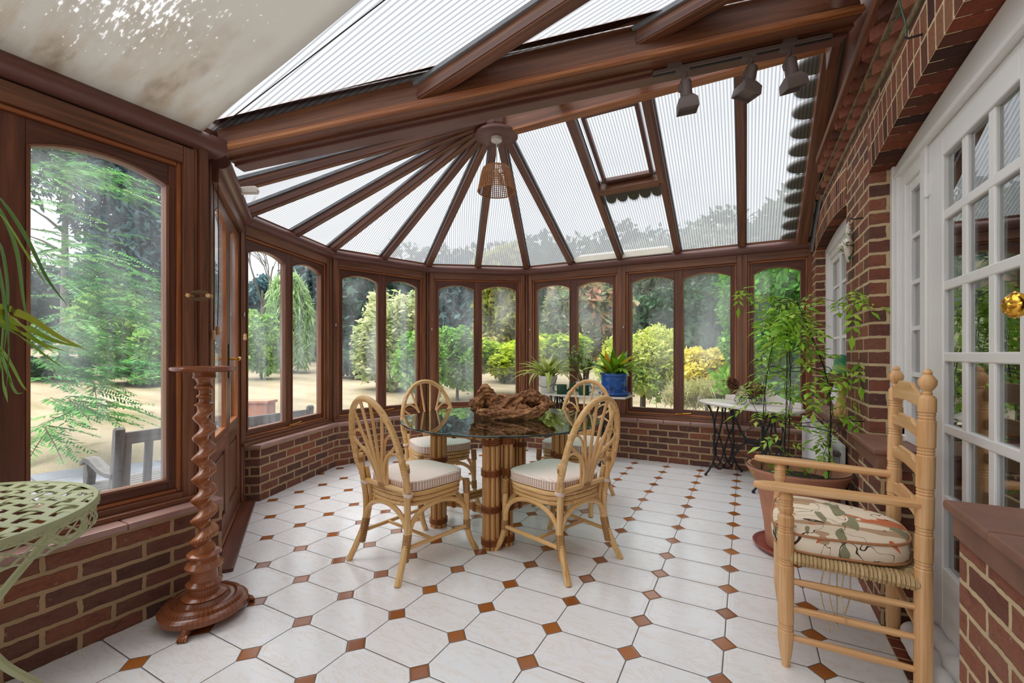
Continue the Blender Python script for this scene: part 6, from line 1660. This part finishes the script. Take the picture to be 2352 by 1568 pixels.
G1 = 'trees beyond the lawn'; G2 = 'shrubs round the lawn'
# left window: feathery conifer close by, blue conifer and pine far back
def feathery():
    """near wellingtonia-like tree with drooping feathery sprays"""
    Y = 7.2; p = gp(25, Y); r = empty('feathery_conifer', p); tag(r, 'near bright green conifer with feathery drooping sprays filling the left window', 'tree', G1)
    rng = np.random.default_rng(77); random.seed(77); b = MB(); b.tube([V((0, 0, -.2)), V((.05, 0, 2.5)), V((0, .05, 6.5))], [.22, .17, .06], 10)
    V4 = []; tint = []
    sprays = []
    R_ = lambda u, v, Yy: at(u, v, Yy)-p
    for (u, v, Yy, n, du, dv) in ((110, 385, 7.0, 26, 60, 34), (210, 400, 7.2, 26, 70, 34), (280, 440, 7.6, 10, 30, 20), (120, 470, 7.5, 8, 40, 20), (130, 570, 7.2, 24, 60, 30), (220, 610, 7.0, 30, 70, 40), (300, 640, 7.1, 22, 50, 35), (150, 660, 6.8, 32, 70, 45), (240, 700, 6.8, 30, 70, 40), (330, 690, 7.2, 16, 40, 35),
                                  (150, 760, 6.6, 26, 70, 35), (220, 780, 6.7, 20, 60, 30), (120, 850, 6.4, 16, 50, 30), (190, 850, 6.4, 12, 40, 20), (190, 930, 6.2, 11, 45, 20), (130, 930, 6.2, 14, 50, 30), (110, 985, 6.2, 7, 35, 14), (230, 880, 6.3, 5, 25, 16)):
        for k in range(n):
            c = R_(u+random.gauss(0, du*.6), v+random.gauss(0, dv*.6), Yy+random.gauss(0, .35)); a = random.gauss(0, .9); d = W(math.cos(a), math.sin(a)*.8, 0); d = V((d.x, d.y, random.uniform(-.45, .1))).normalized(); sprays.append((c, d))
    for c, d in sprays:
        L = random.uniform(.45, .85); s = d.cross(V((0, 0, 1))).normalized(); tn = random.random(); m = 17
        if random.random() < .35: b.tube([c, c+d*L*.5-V((0, 0, .02)), c+d*L-V((0, 0, .1))], [.008, .006, .002], 4)
        for i in range(m):
            t = i/m; q = c+d*L*t-V((0, 0, .12*L*t*t)); ll = .17*(1-.55*t)*random.uniform(.75, 1.2)
            for sg in (-1, 1):
                dd = (d*.75+s*sg-V((0, 0, random.uniform(.0, .5)))).normalized(); w = dd.cross(V((random.uniform(-.5, .5), random.uniform(-.5, .5), 1))).normalized()*.014; e = q+dd*ll
                V4 += [q, (q+e)/2+w, e, (q+e)/2-w]; tint.append(min(1, max(0, .55*tn+.45*random.random())))
    n = len(tint); me = bpy.data.meshes.new('sprays'); me.vertices.add(4*n); me.vertices.foreach_set('co', np.array([c for q in V4 for c in q], np.float32)); me.loops.add(4*n); me.loops.foreach_set('vertex_index', np.arange(4*n, dtype=np.int32)); me.polygons.add(n); me.polygons.foreach_set('loop_start', np.arange(0, 4*n, 4, dtype=np.int32)); me.update(calc_edges=True)
    a = me.attributes.new('tint', 'FLOAT', 'FACE'); a.data.foreach_set('value', np.array(tint, np.float32)); me.materials.append(LM['seq']); o = bpy.data.objects.new('sprays', me); COL.objects.link(o); o.parent = r
    b.build('trunk', MAT['bark'], r, SM)
feathery()
T = plant
T('blue_conifer', 'tree', 'tall blue-green conifer with sky showing through, far back in the left window', 315, 26, 330, 760, 250, 'blue', 9000, .55, 1, G1, 'column', asp=.4, droop=.4)
T('pine_tree', 'tree', 'slim pine with a bare trunk against the sky, left of the blue-green conifer', 148, 24, 250, 480, 240, 'conifer', 2600, .5, 2, G1, 'spread', asp=.3, bark='bark_g')
T('garden_tree', 'tree', 'rounded mid-green tree low behind the lawn in the left window', 260, 22, 660, 890, 190, 'bright', 5200, .32, 3, G1)
T('garden_tree', 'tree', 'bushy light green tree at the right edge of the left window', 360, 17, 740, 880, 120, 'bright', 4200, .26, 4, G1)
T('spreading_juniper', 'shrub', 'low wide juniper at the lawn edge in the left window', 320, 14.5, 828, 896, 190, 'seq', 4200, .22, 5, G2, 'spread', False, .35, flat=.6)
T('spreading_juniper', 'shrub', 'low dark juniper behind the feathery sprays at the lawn edge', 130, 15, 815, 890, 200, 'dark', 3600, .22, 6, G2, 'spread', False, .35, flat=.6)
# first bay window
T('blue_conifer', 'tree', 'distant blue-green conifers at the left of the first bay window', 600, 30, 640, 880, 130, 'blue', 5000, .5, 7, G1, asp=.45)
T('blue_conifer', 'tree', 'dark blue-green tree behind the willow in the first bay window', 700, 28, 590, 880, 150, 'blue', 7500, .5, 8, G1, asp=.45)
T('willow_tree', 'tree', 'pale weeping willow hanging over the lawn in the first bay window', 665, 20, 655, 885, 150, 'willow', 9000, .5, 9, G1, 'weep', asp=.14, droop=1.6)
T('garden_shrub', 'shrub', 'bright green bush in front of the willow, first pane right of the garden doors', 600, 17, 715, 893, 100, 'bright', 4600, .22, 10, G2)
def bare_tree():
    p = gp(600, 26); r = empty('bare_tree', p); tag(r, 'leafless branches against the white sky in the first bay window', 'tree', G1); random.seed(3); b = MB()
    def br(q, d, L, rad, k):
        e = q+d*L; b.tube([q, q.lerp(e, .5)+V((random.uniform(-.1, .1), random.uniform(-.1, .1), 0)), e], [rad, rad*.8, rad*.6], 5)
        if k > 0:
            for i in range(3): br(q.lerp(e, random.uniform(.5, 1)), (d+V((random.uniform(-.7, .7), random.uniform(-.5, .5), random.uniform(-.1, .4)))).normalized(), L*.68, rad*.6, k-1)
    br(V((0, 0, 0)), V((.03, 0, 1)), 4.2, .10, 4); b.build('branches', MAT['bark_g'], r, SM)
bare_tree()
# second bay window
T('broadleaf_tree', 'tree', 'dark blue-green broadleaf at the left of the second bay window', 810, 26, 600, 880, 170, 'conifer', 8000, .5, 11, G1)
T('flowering_tree', 'tree', 'cream-leaved flowering tree across the second bay window', 905, 14.5, 640, 885, 210, 'cream', 9000, .24, 12, G1, 'spread', asp=.5, flat=.5)
T('garden_shrub', 'shrub', 'fresh green dome bush between the second and third bay windows', 965, 11.5, 755, 915, 130, 'bright', 6000, .17, 13, G2, flat=.3)
T('garden_shrub', 'shrub', 'soft dark hedge bush at the foot of the broadleaf in the second bay window', 815, 18, 800, 878, 130, 'dark', 3000, .25, 14, G2, 'spread', False)
# third bay window
T('blue_conifer', 'tree', 'dark misty conifer in the left pane of the third bay window', 1045, 26, 585, 880, 170, 'blue', 7500, .5, 15, G1, asp=.45)
T('garden_shrub', 'shrub', 'lime green dome bush in the left pane of the third bay window', 1050, 12.5, 748, 900, 110, 'bright', 5500, .17, 16, G2, flat=.3)
T('golden_conifer', 'tree', 'golden-tipped dense conifer in the right pane of the third bay window', 1150, 17, 560, 870, 130, 'gold', 9500, .30, 17, G1, 'column', asp=.5)
T('spreading_juniper', 'shrub', 'yellow-green layered juniper below the golden conifer', 1150, 13.5, 782, 862, 170, 'juniper', 5000, .24, 18, G2, 'spread', False, .35, flat=.7)
# fourth bay window
T('broadleaf_tree', 'tree', 'dark green tree behind the pink-tipped photinia', 1260, 24, 560, 860, 190, 'dark', 8000, .45, 19, G1)
T('photinia_tree', 'tree', 'photinia with salmon-pink new leaves in the fourth bay window', 1345, 15, 610, 850, 210, 'pink', 10000, .30, 20, G1, asp=.45)
T('spreading_juniper', 'shrub', 'yellow-green low juniper behind the white bucket plant', 1275, 13, 770, 850, 170, 'juniper', 4500, .24, 21, G2, 'spread', False, .35, flat=.7)
# back window
T('grey_tree', 'tree', 'grey-green airy tree above the acer in the back window', 1560, 22, 540, 780, 330, 'grey', 11000, .42, 22, G1, asp=.35)
T('dark_hedge_tree', 'tree', 'deep green hedge tree behind the lime acer dome', 1500, 18, 660, 900, 220, 'dark', 9000, .32, 23, G1)
T('dark_hedge_tree', 'tree', 'deep green hedge tree behind the yellow shrub', 1620, 19, 640, 900, 220, 'dark', 9000, .32, 24, G1)
T('acer_shrub', 'shrub', 'lime green acer dome on the lawn in the back window', 1475, 9.6, 752, 925, 215, 'acer', 11000, .115, 25, G2, asp=.45)
T('yellow_shrub', 'shrub', 'bright yellow shrub beside the acer dome', 1622, 8.6, 798, 905, 130, 'yellow', 6500, .11, 26, G2)
T('tall_grass', 'grass clump', 'pale tall grasses below the yellow shrub', 1600, 7.6, 880, 935, 150, 'grass', 2600, .30, 27, None, 'spread', False, .06, droop=-.9)
T('laurel_shrub', 'shrub', 'bright glossy laurel filling the window next to the house wall', 1800, 6.6, 560, 1010, 280, 'laurel', 10500, .145, 28, G2, 'column', asp=.42)
T('laurel_shrub', 'shrub', 'fresh green laurel branches at the right edge of the back window', 1690, 8.2, 600, 900, 70, 'laurel', 3200, .15, 29, G2, 'column', asp=.42)
# woodland closing the view
for i, (u, Y, vt, w_, lf) in enumerate(((-300, 32, 420, 500, 'conifer'), (60, 34, 600, 300, 'conifer'), (330, 36, 640, 300, 'dark'), (480, 36, 620, 240, 'blue'), (760, 36, 620, 240, 'blue'), (900, 34, 570, 240, 'conifer'), (1060, 34, 560, 260, 'dark'), (1210, 33, 540, 260, 'conifer'), (1380, 31, 520, 260, 'dark'), (1540, 30, 520, 260, 'conifer'), (1720, 26, 480, 300, 'dark'), (1900, 20, 400, 300, 'dark'), (-600, 30, 430, 420, 'dark'), (-1000, 28, 430, 420, 'conifer'), (-1500, 26, 400, 460, 'dark'), (-2100, 22, 380, 520, 'conifer'), (-3000, 17, 360, 640, 'dark'))):
    T('woodland_tree', 'tree', 'distant woodland tree closing the view behind the garden, seen only in gaps', u, Y, vt, 905, w_, lf, 5200, .62, 40+i, 'woodland behind the garden', asp=.5)
# weed outside the back window
def weed():
    p = at(1505, 935, 6.3); r = empty('tall_weed', (p.x, p.y, gz(p.x, p.y))); tag(r, 'single tall leafy weed outside the left pane of the back window', 'weed'); random.seed(1); b = MB(); st = MB(); H = mz(838, 6.3)-gz(p.x, p.y)
    st.tube([V((0, 0, 0)), V((.02, 0, H*.5)), V((0, .01, H))], [.006, .005, .002], 6)
    for k in range(26):
        z = H*(.15+.83*k/26); a = k*2.4; blade(b, (0, 0, z), V((math.cos(a), math.sin(a), 0)), .16*(1-.5*k/26), .035, .7, 1.0, 4, .2, .3, 0, random.random())
    st.build('stem', MAT['jas'], r, SM); b.build('leaves', LM['bright'], r)
weed()
# weathered oak benches on the terrace
def bench(label, o, d, L):
    """o: back corner, d: direction along the back; the seat faces to the left of d"""
    d = d.normalized(); f = V((-d.y, d.x, 0)); r = empty('garden_bench', o); tag(r, label, 'bench'); z = V((0, 0, 1))
    Bx = lambda b, x0, x1, y0, y1, z0, z1: b.box(x0, x1, y0, y1, z0, z1, None, Matrix(((d.x, f.x, 0, 0), (d.y, f.y, 0, 0), (0, 0, 1, 0), (0, 0, 0, 1))))
    for x in (0, L-.065):
        b = MB(); b.prism([(0, 0), (.06, 0), (.055, .42), (-.02, .93), (-.05, .95), (-.075, .93), (-.01, .42)], d*x, f, z, d, 0, .065, z); b.build('leg', MAT['oak'], r, bevel=.006)
        b = MB(); b.prism([(.47, 0), (.535, 0), (.53, .40), (.545, .50), (.52, .60), (.46, .60), (.445, .5), (.47, .40)], d*x, f, z, d, 0, .06, z); b.build('leg', MAT['oak'], r, bevel=.006)
        b = MB(); b.prism([(-.01, .58), (.12, .575), (.25, .60), (.40, .655), (.50, .655), (.58, .61), (.58, .575), (.50, .61), (.40, .60), (.25, .555), (.10, .535), (-.01, .54)], d*(x-.01), f, z, d, 0, .085, f); b.build('arm', MAT['oak'], r, bevel=.006)
    b = MB(); Bx(b, .05, L-.05, -.045, -.005, .80, .90); b.build('top_rail', MAT['oak'], r, bevel=.006)
    n = int((L-.13)/.135)
    for k in range(n):
        x = .09+(L-.18)*k/(n-1); b = MB(); b.prism([(-.005, .44), (.02, .44), (-.022, .82), (-.045, .82)], d*(x-.028), f, z, d, 0, .056, z); b.build('back_slat', MAT['oak'], r, bevel=.003)
    for k in range(6):
        b = MB(); Bx(b, .0, L, .04+.085*k, .11+.085*k, .40, .425); b.build('seat_slat', MAT['oak'], r, bevel=.004)
    b = MB(); Bx(b, .06, L-.06, .0, .04, .36, .42); Bx(b, .06, L-.06, .49, .53, .33, .40); b.build('seat_rail', MAT['oak'], r, bevel=.004)
bench('weathered grey oak bench on the terrace, back turned to the windows', V((-4.45, 1.58, -.28)), V((0, 1, 0)), 1.80)
b = MB(); b.box(-.28, .28, -.11, .11, 0, .22); b.box(-.30, .30, -.13, .13, .22, .26); tr = b.build('terracotta_trough', MAT['terra'], None, bevel=.008); q = gp(576, 6.0); tr.location = (q.x, q.y, -.14+.45); tr.rotation_euler = (0, 0, .5); tr.location.z = mz(962, 6.0); tag(tr, 'terracotta trough on a low wall outside the first bay window', 'planter')
b = MB(); b.box(-.6, .6, -.18, .18, 0, mz(962, 6.0)+.28); 
for i in range(len(b.g)): b.g[i] = (None, 0)
lw = b.build('garden_wall', MAT['brick_l']); lw.location = (q.x, q.y, -.28); lw.rotation_euler = (0, 0, .5); struct(lw)
# ================================================================== light
w = bpy.data.worlds.new('overcast'); SC.world = w; w.use_nodes = True; nt = w.node_tree; nt.nodes.clear()
o = nt.nodes.new('ShaderNodeOutputWorld'); bg = nt.nodes.new('ShaderNodeBackground')
tc = nt.nodes.new('ShaderNodeTexCoord'); sp = nt.nodes.new('ShaderNodeSeparateXYZ'); nt.links.new(tc.outputs['Generated'], sp.inputs[0])
rp = nt.nodes.new('ShaderNodeValToRGB'); nt.links.new(sp.outputs[2], rp.inputs[0])
rp.color_ramp.elements[0].position = 0; rp.color_ramp.elements[0].color = (.95, .98, 1.0, 1); rp.color_ramp.elements[1].position = .8; rp.color_ramp.elements[1].color = (.90, .95, 1.0, 1)
nt.links.new(rp.outputs[0], bg.inputs[0]); bg.inputs[1].default_value = 1.02
nt.links.new(bg.outputs[0], o.inputs[0])
sl = bpy.data.lights.new('sun', 'SUN'); sl.energy = 5.6; sl.angle = math.radians(75); sl.color = (1, .98, .95)
so = bpy.data.objects.new('sun', sl); COL.objects.link(so); so.rotation_euler = (math.radians(10), math.radians(-16), 0)
SC.view_settings.view_transform = 'Standard'; SC.view_settings.look = 'None'; SC.view_settings.gamma = 1.0; SC.view_settings.use_curve_mapping = False
SC.view_settings.exposure = .5
cy = SC.cycles
cy.use_denoising = True
try: cy.denoiser = 'OPENIMAGEDENOISE'
except Exception: pass
cy.max_bounces = 8; cy.diffuse_bounces = 4; cy.glossy_bounces = 3; cy.transmission_bounces = 4; cy.transparent_max_bounces = 24
cy.caustics_reflective = False; cy.caustics_refractive = False; cy.sample_clamp_indirect = 6
cy.use_adaptive_sampling = True; cy.adaptive_threshold = .02
